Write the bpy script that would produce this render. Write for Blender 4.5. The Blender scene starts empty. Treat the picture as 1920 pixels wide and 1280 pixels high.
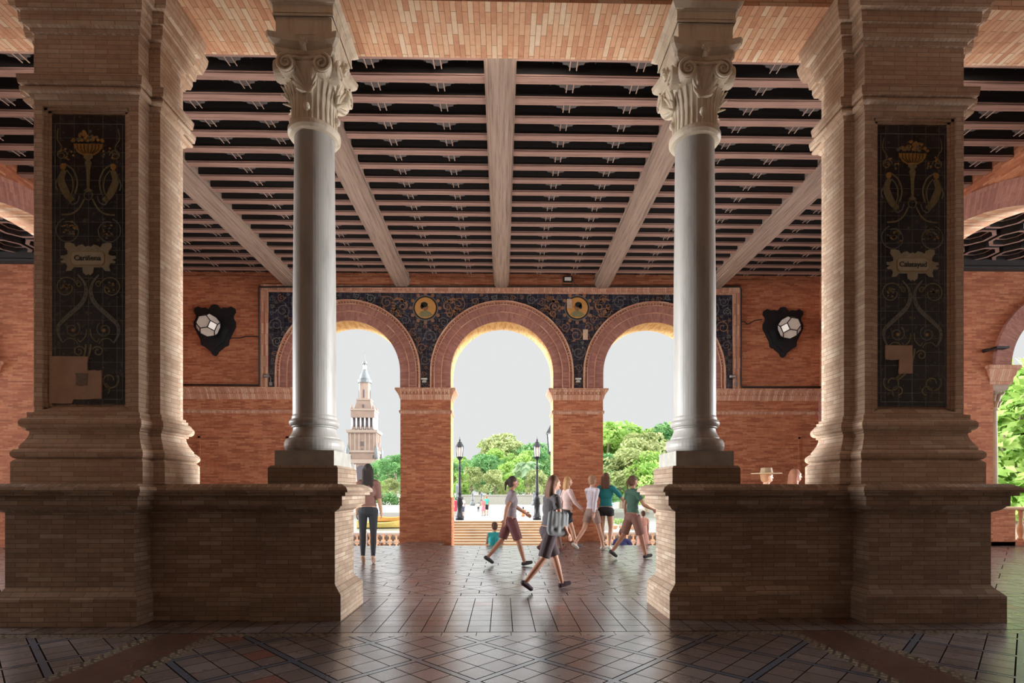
import bpy, bmesh, math, random
from mathutils import Vector, Matrix, Euler
PI=math.pi; R=random.Random(7)
S=bpy.context.scene; COL=S.collection
def coll(o): COL.objects.link(o); return o
# ------------------------------------------------------------------ camera maths (16:9-independent, frame 1920x1280)
HC=1.4; F=1000.0; HZ=920.0; TH=math.atan(0.018)
def X(px,Y):
    u=(px-960)/F; t=math.tan(TH); return Y*(u+t)/(1-u*t)
def zat(py,px,Y):
    x=X(px,Y); c=x*math.sin(TH)+Y*math.cos(TH); return HC+(HZ-py)/F*c
def ground(px,py,z=0.0):
    c=(HC-z)*F/(py-HZ); u=(px-960)/F; xc=u*c
    return (xc*math.cos(TH)+c*math.sin(TH), -xc*math.sin(TH)+c*math.cos(TH))
# ------------------------------------------------------------------ materials
def newmat(name):
    m=bpy.data.materials.new(name); m.use_nodes=True; nt=m.node_tree
    b=nt.nodes['Principled BSDF']; return m,nt,b
def nd(nt,t,**kw):
    n=nt.nodes.new(t)
    for k,v in kw.items(): setattr(n,k,v)
    return n
def mth(nt,op,a,b=None,c=None,clamp=False):
    n=nt.nodes.new('ShaderNodeMath'); n.operation=op; n.use_clamp=clamp
    for i,v in enumerate((a,b,c)):
        if v is None: continue
        if isinstance(v,(int,float)): n.inputs[i].default_value=v
        else: nt.links.new(v,n.inputs[i])
    return n.outputs[0]
def mixc(nt,f,a,b,bt='MIX'):
    n=nt.nodes.new('ShaderNodeMix'); n.data_type='RGBA'; n.blend_type=bt
    for s,v in ((n.inputs[0],f),(n.inputs[6],a),(n.inputs[7],b)):
        if isinstance(v,(int,float)): s.default_value=v
        elif isinstance(v,tuple): s.default_value=(*v,1) if len(v)==3 else v
        else: nt.links.new(v,s)
    return n.outputs[2]
def ramp(nt,f,stops):
    n=nt.nodes.new('ShaderNodeValToRGB'); cr=n.color_ramp
    while len(cr.elements)<len(stops): cr.elements.new(.5)
    for e,(p,c) in zip(cr.elements,stops): e.position=p; e.color=(*c,1)
    nt.links.new(f,n.inputs[0]); return n.outputs[0]
def noise(nt,vec,scale,detail=4,rough=.55):
    n=nd(nt,'ShaderNodeTexNoise'); n.inputs['Scale'].default_value=scale
    n.inputs['Detail'].default_value=detail; n.inputs['Roughness'].default_value=rough
    if vec is not None: nt.links.new(vec,n.inputs['Vector'])
    return n.outputs[0]
def bump(nt,b,h,strength,dist=.01):
    n=nd(nt,'ShaderNodeBump'); n.inputs['Strength'].default_value=strength; n.inputs['Distance'].default_value=dist
    nt.links.new(h,n.inputs['Height']); nt.links.new(n.outputs[0],b.inputs['Normal'])
def L(nt,a,b): nt.links.new(a,b)
def simple(name,col,rough=.6,metal=0,var=0,scale=6,spec=.5,bmp=0):
    m,nt,b=newmat(name); b.inputs['Roughness'].default_value=rough; b.inputs['Metallic'].default_value=metal
    b.inputs['Specular IOR Level'].default_value=spec
    tc=nd(nt,'ShaderNodeTexCoord').outputs['Object']
    n=noise(nt,tc,scale)
    v=max(var,.08)
    c=ramp(nt,n,[(.25,tuple(x*(1-v) for x in col)),(.75,tuple(min(1,x*(1+v)) for x in col))])
    L(nt,c,b.inputs['Base Color'])
    if bmp: bump(nt,b,n,bmp)
    return m
def brick(name,cols,mortar,bw=.25,rh=.05,ms=.0035,rough=.85,dirt=.35,bm=.5):
    m,nt,b=newmat(name); b.inputs['Roughness'].default_value=rough; b.inputs['Specular IOR Level'].default_value=.3
    uv=nd(nt,'ShaderNodeUVMap'); uv.uv_map='UVMap'
    # slight waviness of the courses
    t=nd(nt,'ShaderNodeTexBrick'); t.offset=.5; t.squash=1.0
    t.inputs['Color1'].default_value=(0,0,0,1); t.inputs['Color2'].default_value=(1,1,1,1); t.inputs['Mortar'].default_value=(.5,.5,.5,1)
    t.inputs['Scale'].default_value=1; t.inputs['Mortar Size'].default_value=ms; t.inputs['Mortar Smooth'].default_value=.3
    t.inputs['Bias'].default_value=0; t.inputs['Brick Width'].default_value=bw; t.inputs['Row Height'].default_value=rh
    L(nt,uv.outputs[0],t.inputs['Vector'])
    n=len(cols); c=ramp(nt,t.outputs['Color'],[(i/(n-1),cols[i]) for i in range(n)])
    tc=nd(nt,'ShaderNodeTexCoord').outputs['Object']
    n1=noise(nt,tc,.9,5,.6); n2=noise(nt,tc,14,4,.6)
    c=mixc(nt,mth(nt,'MULTIPLY',ramp(nt,n1,[(.35,(0,0,0)),(.7,(1,1,1))]),dirt),c,tuple(x*.45 for x in cols[1]))
    c=mixc(nt,.35,c,ramp(nt,n2,[(.2,(.25,.25,.25)),(.8,(.8,.8,.8))]),'OVERLAY')
    c=mixc(nt,t.outputs['Fac'],c,mortar)
    L(nt,c,b.inputs['Base Color'])
    h=mth(nt,'SUBTRACT',mth(nt,'MULTIPLY',n2,.35),t.outputs['Fac'])
    bump(nt,b,h,bm,.006)
    return m
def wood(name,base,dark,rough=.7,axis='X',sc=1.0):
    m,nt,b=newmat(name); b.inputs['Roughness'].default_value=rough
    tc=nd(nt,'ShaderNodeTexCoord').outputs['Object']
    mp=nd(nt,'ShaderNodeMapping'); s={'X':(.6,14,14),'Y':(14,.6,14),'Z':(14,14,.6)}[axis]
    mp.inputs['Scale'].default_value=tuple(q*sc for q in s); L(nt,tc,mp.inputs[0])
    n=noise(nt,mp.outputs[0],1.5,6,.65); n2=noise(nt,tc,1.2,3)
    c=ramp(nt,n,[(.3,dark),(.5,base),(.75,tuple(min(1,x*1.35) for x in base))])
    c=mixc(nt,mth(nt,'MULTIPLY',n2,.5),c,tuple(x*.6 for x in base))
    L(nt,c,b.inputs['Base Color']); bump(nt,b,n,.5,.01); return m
def marble(name,a,bcol):
    m,nt,b=newmat(name); b.inputs['Roughness'].default_value=.45
    tc=nd(nt,'ShaderNodeTexCoord').outputs['Object']
    mp=nd(nt,'ShaderNodeMapping'); mp.inputs['Scale'].default_value=(3,3,.5); L(nt,tc,mp.inputs[0])
    n=noise(nt,mp.outputs[0],2.2,7,.65); n2=noise(nt,tc,1.3,4)
    c=ramp(nt,n,[(.3,bcol),(.5,a),(.8,tuple(min(1,x*1.1) for x in a))])
    c=mixc(nt,mth(nt,'MULTIPLY',n2,.55),c,bcol)
    L(nt,c,b.inputs['Base Color']); bump(nt,b,n,.12,.01); return m
def tilemat(name,base,size=.15,spots=True):
    m,nt,b=newmat(name); b.inputs['Roughness'].default_value=.22
    uv=nd(nt,'ShaderNodeUVMap'); uv.uv_map='UVMap'
    t=nd(nt,'ShaderNodeTexBrick'); t.offset=0
    for k,v in (('Color1',(0,0,0,1)),('Color2',(1,1,1,1)),('Mortar',(.5,.5,.5,1))): t.inputs[k].default_value=v
    for k,v in (('Scale',1),('Mortar Size',.0022),('Brick Width',size),('Row Height',size)): t.inputs[k].default_value=v
    L(nt,uv.outputs[0],t.inputs['Vector'])
    c=ramp(nt,t.outputs['Color'],[(0,tuple(x*.6 for x in base)),(1,tuple(x*1.5 for x in base))])
    if spots:
        n=noise(nt,uv.outputs[0],16,6,.7)
        c=mixc(nt,ramp(nt,n,[(.56,(0,0,0)),(.68,(.75,.75,.75))]),c,(.16,.15,.09))
    c=mixc(nt,t.outputs['Fac'],c,(.16,.17,.15)); L(nt,c,b.inputs['Base Color'])
    bump(nt,b,mth(nt,'SUBTRACT',1.0,t.outputs['Fac']),.3,.003); return m
M={}
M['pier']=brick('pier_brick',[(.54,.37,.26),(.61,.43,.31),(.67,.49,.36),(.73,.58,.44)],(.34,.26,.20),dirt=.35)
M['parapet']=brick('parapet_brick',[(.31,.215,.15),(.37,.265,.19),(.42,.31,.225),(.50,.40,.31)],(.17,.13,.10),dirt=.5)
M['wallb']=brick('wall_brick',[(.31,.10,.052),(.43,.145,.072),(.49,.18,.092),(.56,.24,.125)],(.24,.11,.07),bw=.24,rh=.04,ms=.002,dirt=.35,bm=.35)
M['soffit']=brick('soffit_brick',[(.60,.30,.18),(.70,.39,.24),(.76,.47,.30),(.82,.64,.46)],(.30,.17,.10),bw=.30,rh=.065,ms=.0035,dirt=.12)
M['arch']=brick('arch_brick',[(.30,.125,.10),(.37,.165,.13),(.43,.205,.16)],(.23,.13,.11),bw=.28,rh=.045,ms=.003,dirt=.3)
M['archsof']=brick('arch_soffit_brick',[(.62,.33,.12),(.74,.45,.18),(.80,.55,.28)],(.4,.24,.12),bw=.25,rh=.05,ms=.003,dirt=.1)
M['mould']=brick('moulding_brick',[(.46,.21,.14),(.58,.30,.20),(.66,.42,.30)],(.22,.11,.07),bw=.06,rh=.3,ms=.0035,dirt=.2)
M['beam']=wood('weathered_beam',(.36,.26,.21),(.12,.08,.065),axis='Y')
M['joist']=wood('weathered_joist',(.38,.23,.19),(.13,.07,.055),axis='X')
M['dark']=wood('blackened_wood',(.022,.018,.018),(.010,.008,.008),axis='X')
M['brk']=wood('grey_bracket_wood',(.10,.085,.085),(.04,.035,.035),axis='X')
M['stick']=simple('pale_stick_wood',(.38,.26,.21),.7)
M['marble']=marble('aged_marble',(.82,.74,.60),(.52,.44,.34))
M['shaft']=marble('grey_marble',(.50,.49,.46),(.31,.30,.28))
M['stone']=simple('pale_stone',(.42,.41,.37),.6,var=.25)
M['tile']=tilemat('glazed_navy_tile',(.010,.014,.026))
M['frieze']=tilemat('glazed_frieze_tile',(.018,.018,.034),.14)
M['olive']=simple('olive_glaze',(.20,.18,.09),.3,var=.35,scale=30)
M['greyg']=simple('grey_glaze',(.16,.17,.15),.3,var=.35,scale=30)
M['ochre']=simple('ochre_glaze',(.42,.24,.06),.3,var=.3,scale=25)
M['fri1']=simple('faded_grey_glaze',(.12,.105,.105),.35,var=.35,scale=12)
M['fri2']=simple('faded_ochre_glaze',(.24,.115,.06),.35,var=.35,scale=12)
M['gold']=simple('medallion_yellow_glaze',(.50,.24,.07),.35,var=.12)
M['cart']=simple('cartouche_cream_glaze',(.36,.34,.24),.3,var=.2,scale=14)
M['cart2']=simple('cartouche_pale_glaze',(.46,.44,.34),.3,var=.15,scale=14)
M['ink']=simple('dark_ink_glaze',(.012,.014,.012),.3)
M['plaster']=simple('beige_plaster',(.52,.36,.26),.9,var=.22,scale=5,bmp=.3)
M['plasterd']=simple('grey_worn_plaster',(.24,.18,.14),.9,var=.3,scale=40)
M['iron']=simple('black_iron',(.02,.02,.024),.5,.6)
M['cable']=simple('black_cable',(.012,.012,.012),.6)
M['glass']=simple('milky_glass',(.72,.66,.60),.25,var=.06)
M['plazag']=simple('pale_plaza_paving',(.40,.385,.365),.9,var=.08,scale=.2)
M['step']=simple('pale_step_tread',(.50,.43,.33),.8,var=.12,scale=.8)
M['riser']=simple('ochre_step_riser',(.42,.24,.12),.8,var=.2,scale=1.5)
M['balu']=simple('terracotta_baluster',(.62,.36,.22),.6,var=.15)
M['twall']=simple('tower_hazed_brick',(.30,.215,.175),.9,var=.12,scale=.4)  # distance haze mixed into the brick colour, less orange
M['twall2']=simple('tower_cream_trim',(.38,.30,.25),.9,var=.1)
M['tdark']=simple('tower_dark_opening',(.12,.10,.11),.9)
M['tblue']=simple('tower_grey_dome',(.19,.21,.22),.7,var=.2,scale=.7)
M['twhite']=simple('white_column_stone',(.62,.61,.6),.6)
M['trunk']=simple('tree_bark',(.26,.21,.15),.9,var=.3)
M['skin']=simple('skin',(.50,.28,.19),.55); M['skin2']=simple('tanned_skin',(.28,.13,.08),.55)
M['eye']=simple('eye_dark',(.03,.02,.02),.3)
def leafm(name,a,b_):
    m,nt,b=newmat(name); b.inputs['Roughness'].default_value=.6
    tc=nd(nt,'ShaderNodeTexCoord').outputs['Object']; n=noise(nt,tc,.6,4)
    c=ramp(nt,n,[(.35,a),(.65,b_)]); L(nt,c,b.inputs['Base Color'])
    t=nd(nt,'ShaderNodeBsdfTranslucent'); L(nt,c,t.inputs[0]); mx=nd(nt,'ShaderNodeMixShader'); mx.inputs[0].default_value=.4
    L(nt,b.outputs[0],mx.inputs[1]); L(nt,t.outputs[0],mx.inputs[2]); L(nt,mx.outputs[0],nt.nodes['Material Output'].inputs[0]); return m
M['leafA']=leafm('leaf_fresh_green',(.22,.42,.08),(.46,.62,.18))
M['leafB']=leafm('leaf_deep_green',(.10,.28,.10),(.24,.44,.16))
M['leafC']=leafm('leaf_olive_green',(.30,.38,.14),(.50,.54,.26))
M['leafP']=leafm('palm_leaf_grey_green',(.30,.46,.28),(.46,.58,.36))
def cloth(name,c): 
    if name not in M: M[name]=simple(name,c,.85,var=.12,scale=8,bmp=.1)
    return M[name]
def floor_mat():
    m,nt,b=newmat('patterned_floor_tiles')
    tc=nd(nt,'ShaderNodeTexCoord').outputs['Object']
    sp=nd(nt,'ShaderNodeSeparateXYZ'); L(nt,tc,sp.inputs[0]); x,y=sp.outputs[0],sp.outputs[1]
    mm=lambda *a,**k: mth(nt,*a,**k)
    lt=lambda a,v: mm('LESS_THAN',a,v); gt=lambda a,v: mm('GREATER_THAN',a,v)
    def cell(a,p): return mm('FLOOR',mm('DIVIDE',a,p))
    def pp(a,p): return mm('PINGPONG',a,p/2)
    s2=.70710678
    u=mm('MULTIPLY',mm('ADD',x,y),s2); w=mm('MULTIPLY',mm('SUBTRACT',x,y),s2)
    uo=mm('ADD',u,-(.31+4.43)*s2+36*.72); wo=mm('ADD',w,-(.31-4.43)*s2+36*.72)
    du=pp(uo,.72); dw=pp(wo,.72); dmin=mm('MINIMUM',du,dw)
    stripA=lt(dmin,.028)
    gA=mm('MINIMUM',pp(mm('ADD',uo,0.0),.24),pp(mm('ADD',wo,0.0),.24))
    groutA=mm('MAXIMUM',mm('MULTIPLY',lt(gA,.0045),gt(dmin,.03)),lt(mm('ABSOLUTE',mm('SUBTRACT',dmin,.030)),.0055))
    # B straight tiles
    xo=mm('ADD',x,.1245+20*.2275); yo=mm('ADD',y,-5.30+20*.238)
    groutB=lt(mm('MINIMUM',pp(xo,.2275),pp(yo,.238)),.0042)
    # C mixed: diamonds cells + staggered straight
    uc=pp(mm('ADD',u,50.0),1.44); wc=pp(mm('ADD',w,50.0),1.44)
    chk=mm('ABSOLUTE',mm('SUBTRACT',gt(uc,.36),gt(wc,.36)))
    gCd=mm('MINIMUM',pp(mm('ADD',u,50.0),.36),pp(mm('ADD',w,50.0),.36))
    row=cell(mm('ADD',y,50.0),.30); sh=mm('MULTIPLY',mm('MODULO',row,2.0),.24)
    gCs=mm('MINIMUM',pp(mm('ADD',y,50.0),.30),pp(mm('ADD',mm('ADD',x,50.0),sh),.48))
    gCe=mm('MINIMUM',mm('ABSOLUTE',mm('SUBTRACT',uc,.36)),mm('ABSOLUTE',mm('SUBTRACT',wc,.36)))
    groutC=lt(mm('MINIMUM',mm('ADD',mm('MULTIPLY',gCd,chk),mm('MULTIPLY',gCs,mm('SUBTRACT',1.0,chk))),gCe),.006)
    inA=lt(y,5.16); inBord=mm('MULTIPLY',gt(y,5.16),lt(y,5.295)); inB=mm('MULTIPLY',gt(y,5.295),lt(y,6.97)); inC=gt(y,7.13)
    ax=mm('ABSOLUTE',mm('ADD',x,-.04))
    band=mm('MULTIPLY',mm('MULTIPLY',gt(ax,2.78),lt(ax,3.47)),lt(y,5.295))
    mosX=mm('MULTIPLY',mm('ADD',mm('MULTIPLY',gt(ax,2.78),lt(ax,2.89)),mm('MULTIPLY',gt(ax,3.36),lt(ax,3.47))),lt(y,5.295))
    mos=mm('MAXIMUM',mosX,mm('MULTIPLY',mm('MULTIPLY',inBord,gt(ax,1.6)),mm('SUBTRACT',1.0,band)),clamp=True)
    grout=mm('ADD',mm('ADD',mm('MULTIPLY',groutA,mm('MULTIPLY',inA,mm('SUBTRACT',1.0,band))),mm('MULTIPLY',groutB,inB)),mm('MULTIPLY',groutC,inC))
    edges=mm('MAXIMUM',lt(mm('ABSOLUTE',mm('SUBTRACT',y,5.295)),.008),mm('MAXIMUM',lt(mm('ABSOLUTE',mm('SUBTRACT',y,7.13)),.008),mm('MULTIPLY',mm('MULTIPLY',inBord,lt(ax,1.6)),lt(pp(xo,.34),.003))))
    grout=mm('MAXIMUM',grout,edges,clamp=True)
    # per tile tone
    cb=nd(nt,'ShaderNodeCombineXYZ'); 
    a1=mm('ADD',mm('MULTIPLY',cell(uo,.24),inA),mm('MULTIPLY',cell(xo,.2275),mm('SUBTRACT',1.0,inA)))
    a2=mm('ADD',mm('MULTIPLY',cell(wo,.24),inA),mm('MULTIPLY',cell(yo,.238),mm('SUBTRACT',1.0,inA)))
    L(nt,a1,cb.inputs[0]); L(nt,a2,cb.inputs[1])
    wn=nd(nt,'ShaderNodeTexWhiteNoise'); wn.noise_dimensions='2D'; L(nt,cb.outputs[0],wn.inputs[0])
    n1=noise(nt,tc,2.5,6,.65); n2=noise(nt,tc,22,4,.6)
    c=ramp(nt,wn.outputs[0],[(0,(.11,.088,.085)),(.5,(.155,.13,.128)),(.95,(.21,.18,.178)),(.985,(.19,.055,.04)),(1,(.20,.06,.04))])
    c=mixc(nt,mm('MULTIPLY',n1,.45),c,(.12,.085,.075))
    c=mixc(nt,mm('MULTIPLY',stripA,inA),c,(.055,.075,.115))
    c=mixc(nt,mm('MULTIPLY',inBord,lt(ax,1.6)),c,(.26,.24,.21))
    c=mixc(nt,band,c,(.085,.038,.028))
    # mosaic chain
    dd=mm('ADD',pp(mm('ADD',x,9.0),.11),pp(mm('ADD',y,9.005),.11))
    ch=ramp(nt,dd,[(.0,(.30,.26,.18)),(.028,(.30,.26,.18)),(.034,(.03,.025,.02)),(.062,(.03,.025,.02)),(.068,(.32,.28,.20)),(.082,(.32,.28,.20)),(.088,(.10,.055,.03)),(.12,(.05,.06,.075))])
    c=mixc(nt,mos,c,ch)
    c=mixc(nt,grout,c,(.012,.010,.010))
    L(nt,c,b.inputs['Base Color'])
    r=mm('ADD',mm('MULTIPLY',n1,.28),.15); r=mm('ADD',r,mm('MULTIPLY',grout,.5)); L(nt,r,b.inputs['Roughness'])
    b.inputs['Specular IOR Level'].default_value=1.0
    L(nt,mm('MULTIPLY',mm('SUBTRACT',1.0,grout),.45),b.inputs['Coat Weight']); b.inputs['Coat Roughness'].default_value=.27; b.inputs['Coat IOR'].default_value=1.7; L(nt,mm('SUBTRACT',1.0,grout),b.inputs['Specular IOR Level'])
    h=mm('ADD',mm('SUBTRACT',mm('MULTIPLY',n1,.5),grout),mm('MULTIPLY',wn.outputs[0],.25))
    bump(nt,b,h,.28,.006); return m
M['floor']=floor_mat()
# ------------------------------------------------------------------ mesh builder
class MB:
    def __init__(s): s.v=[]; s.f=[]; s.uv=[]; s.mi=[]; s.mats=[]; s.cur=0; s.sm=[]
    def mat(s,m):
        m=M[m] if isinstance(m,str) else m
        if m not in s.mats: s.mats.append(m)
        s.cur=s.mats.index(m); return s
    def face(s,pts,uv=None,smooth=False):
        i=len(s.v); s.v+= [tuple(p) for p in pts]; s.f.append(tuple(range(i,i+len(pts))))
        if uv is None:
            a=Vector(pts[0]); n=Vector((0,0,0))
            for k in range(len(pts)):
                p=Vector(pts[k]); q=Vector(pts[(k+1)%len(pts)]); n+=p.cross(q)
            nx,ny,nz=abs(n.x),abs(n.y),abs(n.z)
            if nz>=nx*1.2 and nz>=ny*1.2: uv=[(p[1],p[0]) for p in pts]
            elif ny>=nx: uv=[(p[0],p[2]) for p in pts]
            else: uv=[(p[1],p[2]) for p in pts]
        s.uv.append(uv); s.mi.append(s.cur); s.sm.append(smooth)
    def box(s,x0,x1,y0,y1,z0,z1):
        P=[(x0,y0,z0),(x1,y0,z0),(x1,y1,z0),(x0,y1,z0),(x0,y0,z1),(x1,y0,z1),(x1,y1,z1),(x0,y1,z1)]
        for q in ((0,3,2,1),(4,5,6,7),(0,1,5,4),(1,2,6,5),(2,3,7,6),(3,0,4,7)): s.face([P[i] for i in q])
        return s
    def stack(s,x0,x1,y0,y1,prof,cap=True):
        rings=[[(x0-o,y0-o,z),(x1+o,y0-o,z),(x1+o,y1+o,z),(x0-o,y1+o,z)] for z,o in prof]
        for a,b in zip(rings,rings[1:]):
            for k in range(4):
                j=(k+1)%4; s.face([a[k],a[j],b[j],b[k]])
        if cap: s.face(rings[0][::-1]); s.face(rings[-1])
        return s
    def rings(s,rs,closed=True,smooth=True,cap=True,uvf=None):
        n=len(rs[0])
        for i in range(len(rs)-1):
            a,b=rs[i],rs[i+1]
            for k in range(n if closed else n-1):
                j=(k+1)%n
                s.face([a[k],a[j],b[j],b[k]],None if uvf is None else uvf(i,k),smooth)
        if cap and closed: s.face(rs[0][::-1]); s.face(rs[-1])
        return s
    def lathe(s,cx,cy,prof,n=32,cap=True,smooth=True):
        rs=[[(cx+r*math.cos(2*PI*k/n),cy+r*math.sin(2*PI*k/n),z) for k in range(n)] for z,r in prof]
        R0=max(r for z,r in prof)
        return s.rings(rs,uvf=lambda i,k:[(2*PI*k/n*R0,prof[i][0]),(2*PI*(k+1)/n*R0,prof[i][0]),(2*PI*(k+1)/n*R0,prof[i+1][0]),(2*PI*k/n*R0,prof[i+1][0])],smooth=smooth,cap=cap)
    def prism(s,poly,y0,y1,axis='Y'):
        f=(lambda a,b,c:(a,c,b)) if axis=='Y' else (lambda a,b,c:(c,a,b))
        A=[f(p[0],p[1],y0) for p in poly]; B=[f(p[0],p[1],y1) for p in poly]
        s.face(A); s.face(B[::-1])
        for k in range(len(poly)):
            j=(k+1)%len(poly); s.face([A[k],B[k],B[j],A[j]])
        return s
    def tube(s,pts,r,n=8,cap=True):
        pts=[Vector(p) for p in pts]; rr=r if isinstance(r,(list,tuple)) else [r]*len(pts)
        rs=[]; up=None
        for i,p in enumerate(pts):
            t=(pts[min(i+1,len(pts)-1)]-pts[max(i-1,0)])
            t=t.normalized() if t.length>1e-9 else Vector((0,0,1))
            if up is None: up=Vector((0,0,1)) if abs(t.z)<.9 else Vector((1,0,0))
            a=t.cross(up).normalized(); up=a.cross(t).normalized()
            rs.append([tuple(p+(a*math.cos(2*PI*k/n)+up*math.sin(2*PI*k/n))*rr[i]) for k in range(n)])
        return s.rings(rs,cap=cap)
    def ribbon(s,pts,w,y,t=.003):
        # painted ribbon lying on a vertical XZ plane
        n=len(pts); ww=w if isinstance(w,(list,tuple)) else [w]*n; Lf=[];Rt=[]
        for i in range(n):
            a=pts[max(i-1,0)]; b=pts[min(i+1,n-1)]; dx,dz=b[0]-a[0],b[1]-a[1]; d=math.hypot(dx,dz) or 1
            Lf.append((pts[i][0]-dz/d*ww[i]/2,pts[i][1]+dx/d*ww[i]/2)); Rt.append((pts[i][0]+dz/d*ww[i]/2,pts[i][1]-dx/d*ww[i]/2))
        for i in range(n-1):
            q=[Lf[i],Lf[i+1],Rt[i+1],Rt[i]]; s.face([(p[0],y-t,p[1]) for p in q])
            s.face([(Lf[i][0],y-t,Lf[i][1]),(Lf[i+1][0],y-t,Lf[i+1][1]),(Lf[i+1][0],y,Lf[i+1][1]),(Lf[i][0],y,Lf[i][1])])
            s.face([(Rt[i][0],y-t,Rt[i][1]),(Rt[i+1][0],y-t,Rt[i+1][1]),(Rt[i+1][0],y,Rt[i+1][1]),(Rt[i][0],y,Rt[i][1])])
        return s
    def disc(s,cx,cz,rx,rz,y,t=.004,n=20):
        s.prism([(cx+rx*math.cos(2*PI*k/n),cz+rz*math.sin(2*PI*k/n)) for k in range(n)],y-t,y); return s
    def xf(s,fn): s.v=[tuple(fn(*p)) for p in s.v]; return s
    def mesh(s,name,weld=True):
        me=bpy.data.meshes.new(name); me.from_pydata(s.v,[],s.f)
        for m in s.mats: me.materials.append(m)
        ul=me.uv_layers.new(name='UVMap'); fl=[c for f in s.uv for q in f for c in q]; ul.data.foreach_set('uv',fl)
        me.polygons.foreach_set('material_index',s.mi); me.polygons.foreach_set('use_smooth',s.sm)
        bm=bmesh.new(); bm.from_mesh(me)
        if weld: bmesh.ops.remove_doubles(bm,verts=bm.verts,dist=1e-5)
        bmesh.ops.recalc_face_normals(bm,faces=bm.faces); bm.to_mesh(me); bm.free()
        return me
    def obj(s,name,parent=None,weld=True,loc=None):
        o=coll(bpy.data.objects.new(name,s.mesh(name,weld)))
        if parent: o.parent=parent
        if loc: o.location=loc
        return o
def mb(m): return MB().mat(m)
def tag(o,label,cat,group=None,kind=None):
    if label: o['label']=label
    if cat: o['category']=cat
    if group: o['group']=group
    if kind: o['kind']=kind
    return o
def empty(name,loc=(0,0,0),rz=0,label=None,cat=None,group=None):
    o=coll(bpy.data.objects.new(name,None)); o.location=loc; o.rotation_euler=(0,0,rz); o.empty_display_size=.2
    return tag(o,label,cat,group)
def struct(o): o['kind']='structure'; return o
def copy_tree(o,parent=None):
    c=o.copy(); coll(c); c.parent=parent
    for ch in [q for q in bpy.data.objects if q.parent==o]: copy_tree(ch,c)
    return c
def reloc(o,base):
    # shift mesh so its object origin may stand at base, world position kept
    pass
def tor(z0,z1,o,b,n=7): # convex roll between z0,z1 starting offset o bulging b
    return [(z0+(z1-z0)*(.5-.5*math.cos(PI*k/n)), o+b*math.sin(PI*k/n)) for k in range(n+1)]
def sco(z0,z1,o0,o1,n=7): # concave sweep
    return [(z0+(z1-z0)*k/n, o1+(o0-o1)*(1-math.sin(PI/2*k/n))) for k in range(n+1)]
C=.04  # centre line of the near arcade
# ================================================================== SETTING
f=mb('floor')
for (x0,x1,y0,y1) in ((-20,20,-4,13.7),(-20,-5.67,13.7,14.8),(5.65,20,13.7,14.8)): f.box(x0,x1,y0,y1,-.3,0)
# slabs in front of the two back piers
for s in (-1,1):
    a,b=sorted((-.01+s*(2.115-.50),-.01+s*(2.115+.54)))
    f.box(a,b,13.7,14.8,-.3,0)
struct(f.obj('floor',weld=False))
# ---- back wall with three arches
YB=14.8; TB=.76; ZC=4.67; RI=1.42; RO=1.98; ZS=4.24; PIT=4.23; CB=-.01
cents=[CB-PIT,CB,CB+PIT]
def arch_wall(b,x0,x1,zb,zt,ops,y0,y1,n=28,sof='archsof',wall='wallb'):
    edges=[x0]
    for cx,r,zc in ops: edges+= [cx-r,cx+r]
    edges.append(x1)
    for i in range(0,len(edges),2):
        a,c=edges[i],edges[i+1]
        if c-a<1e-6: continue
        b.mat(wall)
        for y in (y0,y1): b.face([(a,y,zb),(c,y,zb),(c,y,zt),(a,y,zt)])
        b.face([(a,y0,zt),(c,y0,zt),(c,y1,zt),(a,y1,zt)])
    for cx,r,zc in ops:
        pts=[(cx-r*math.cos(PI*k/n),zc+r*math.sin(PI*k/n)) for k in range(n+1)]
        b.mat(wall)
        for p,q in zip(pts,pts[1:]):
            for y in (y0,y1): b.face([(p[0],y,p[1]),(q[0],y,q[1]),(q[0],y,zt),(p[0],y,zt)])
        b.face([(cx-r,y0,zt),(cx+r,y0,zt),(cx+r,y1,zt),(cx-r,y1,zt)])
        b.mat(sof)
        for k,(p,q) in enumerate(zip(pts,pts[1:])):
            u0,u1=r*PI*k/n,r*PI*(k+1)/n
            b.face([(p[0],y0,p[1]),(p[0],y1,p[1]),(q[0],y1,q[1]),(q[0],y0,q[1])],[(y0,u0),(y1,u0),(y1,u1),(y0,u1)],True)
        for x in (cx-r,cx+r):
            b.face([(x,y0,zb),(x,y1,zb),(x,y1,zc),(x,y0,zc)])
    return b
wb=arch_wall(MB(),-9.6,9.6,-3.2,8.2,[(c,RI,ZC) for c in cents],YB,YB+TB)
wall_back=struct(wb.obj('wall_back'))
def ring(b,cx,zc,r0,r1,y0,y1,zs,n=40,uvflip=False):
    """raised ring sector, stilted down to zs, facing -Y at y0"""
    A=[(cx-r0,zs)]+[(cx-r0*math.cos(PI*k/n),zc+r0*math.sin(PI*k/n)) for k in range(n+1)]+[(cx+r0,zs)]
    B=[(cx-r1,zs)]+[(cx-r1*math.cos(PI*k/n),zc+r1*math.sin(PI*k/n)) for k in range(n+1)]+[(cx+r1,zs)]
    l=0; rm=(r0+r1)/2
    for i in range(len(A)-1):
        d=(zc-zs) if i in (0,len(A)-2) else rm*PI/n
        uv=[(r0,l),(r0,l+d),(r1,l+d),(r1,l)]; 
        b.face([(A[i][0],y0,A[i][1]),(A[i+1][0],y0,A[i+1][1]),(B[i+1][0],y0,B[i+1][1]),(B[i][0],y0,B[i][1])],uv)
        for P,rr in ((A,r0),(B,r1)):
            b.face([(P[i][0],y0,P[i][1]),(P[i+1][0],y0,P[i+1][1]),(P[i+1][0],y1,P[i+1][1]),(P[i][0],y1,P[i][1])],[(y0,l),(y0,l+d),(y1,l+d),(y1,l)])
        l+=d
    return b
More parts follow.
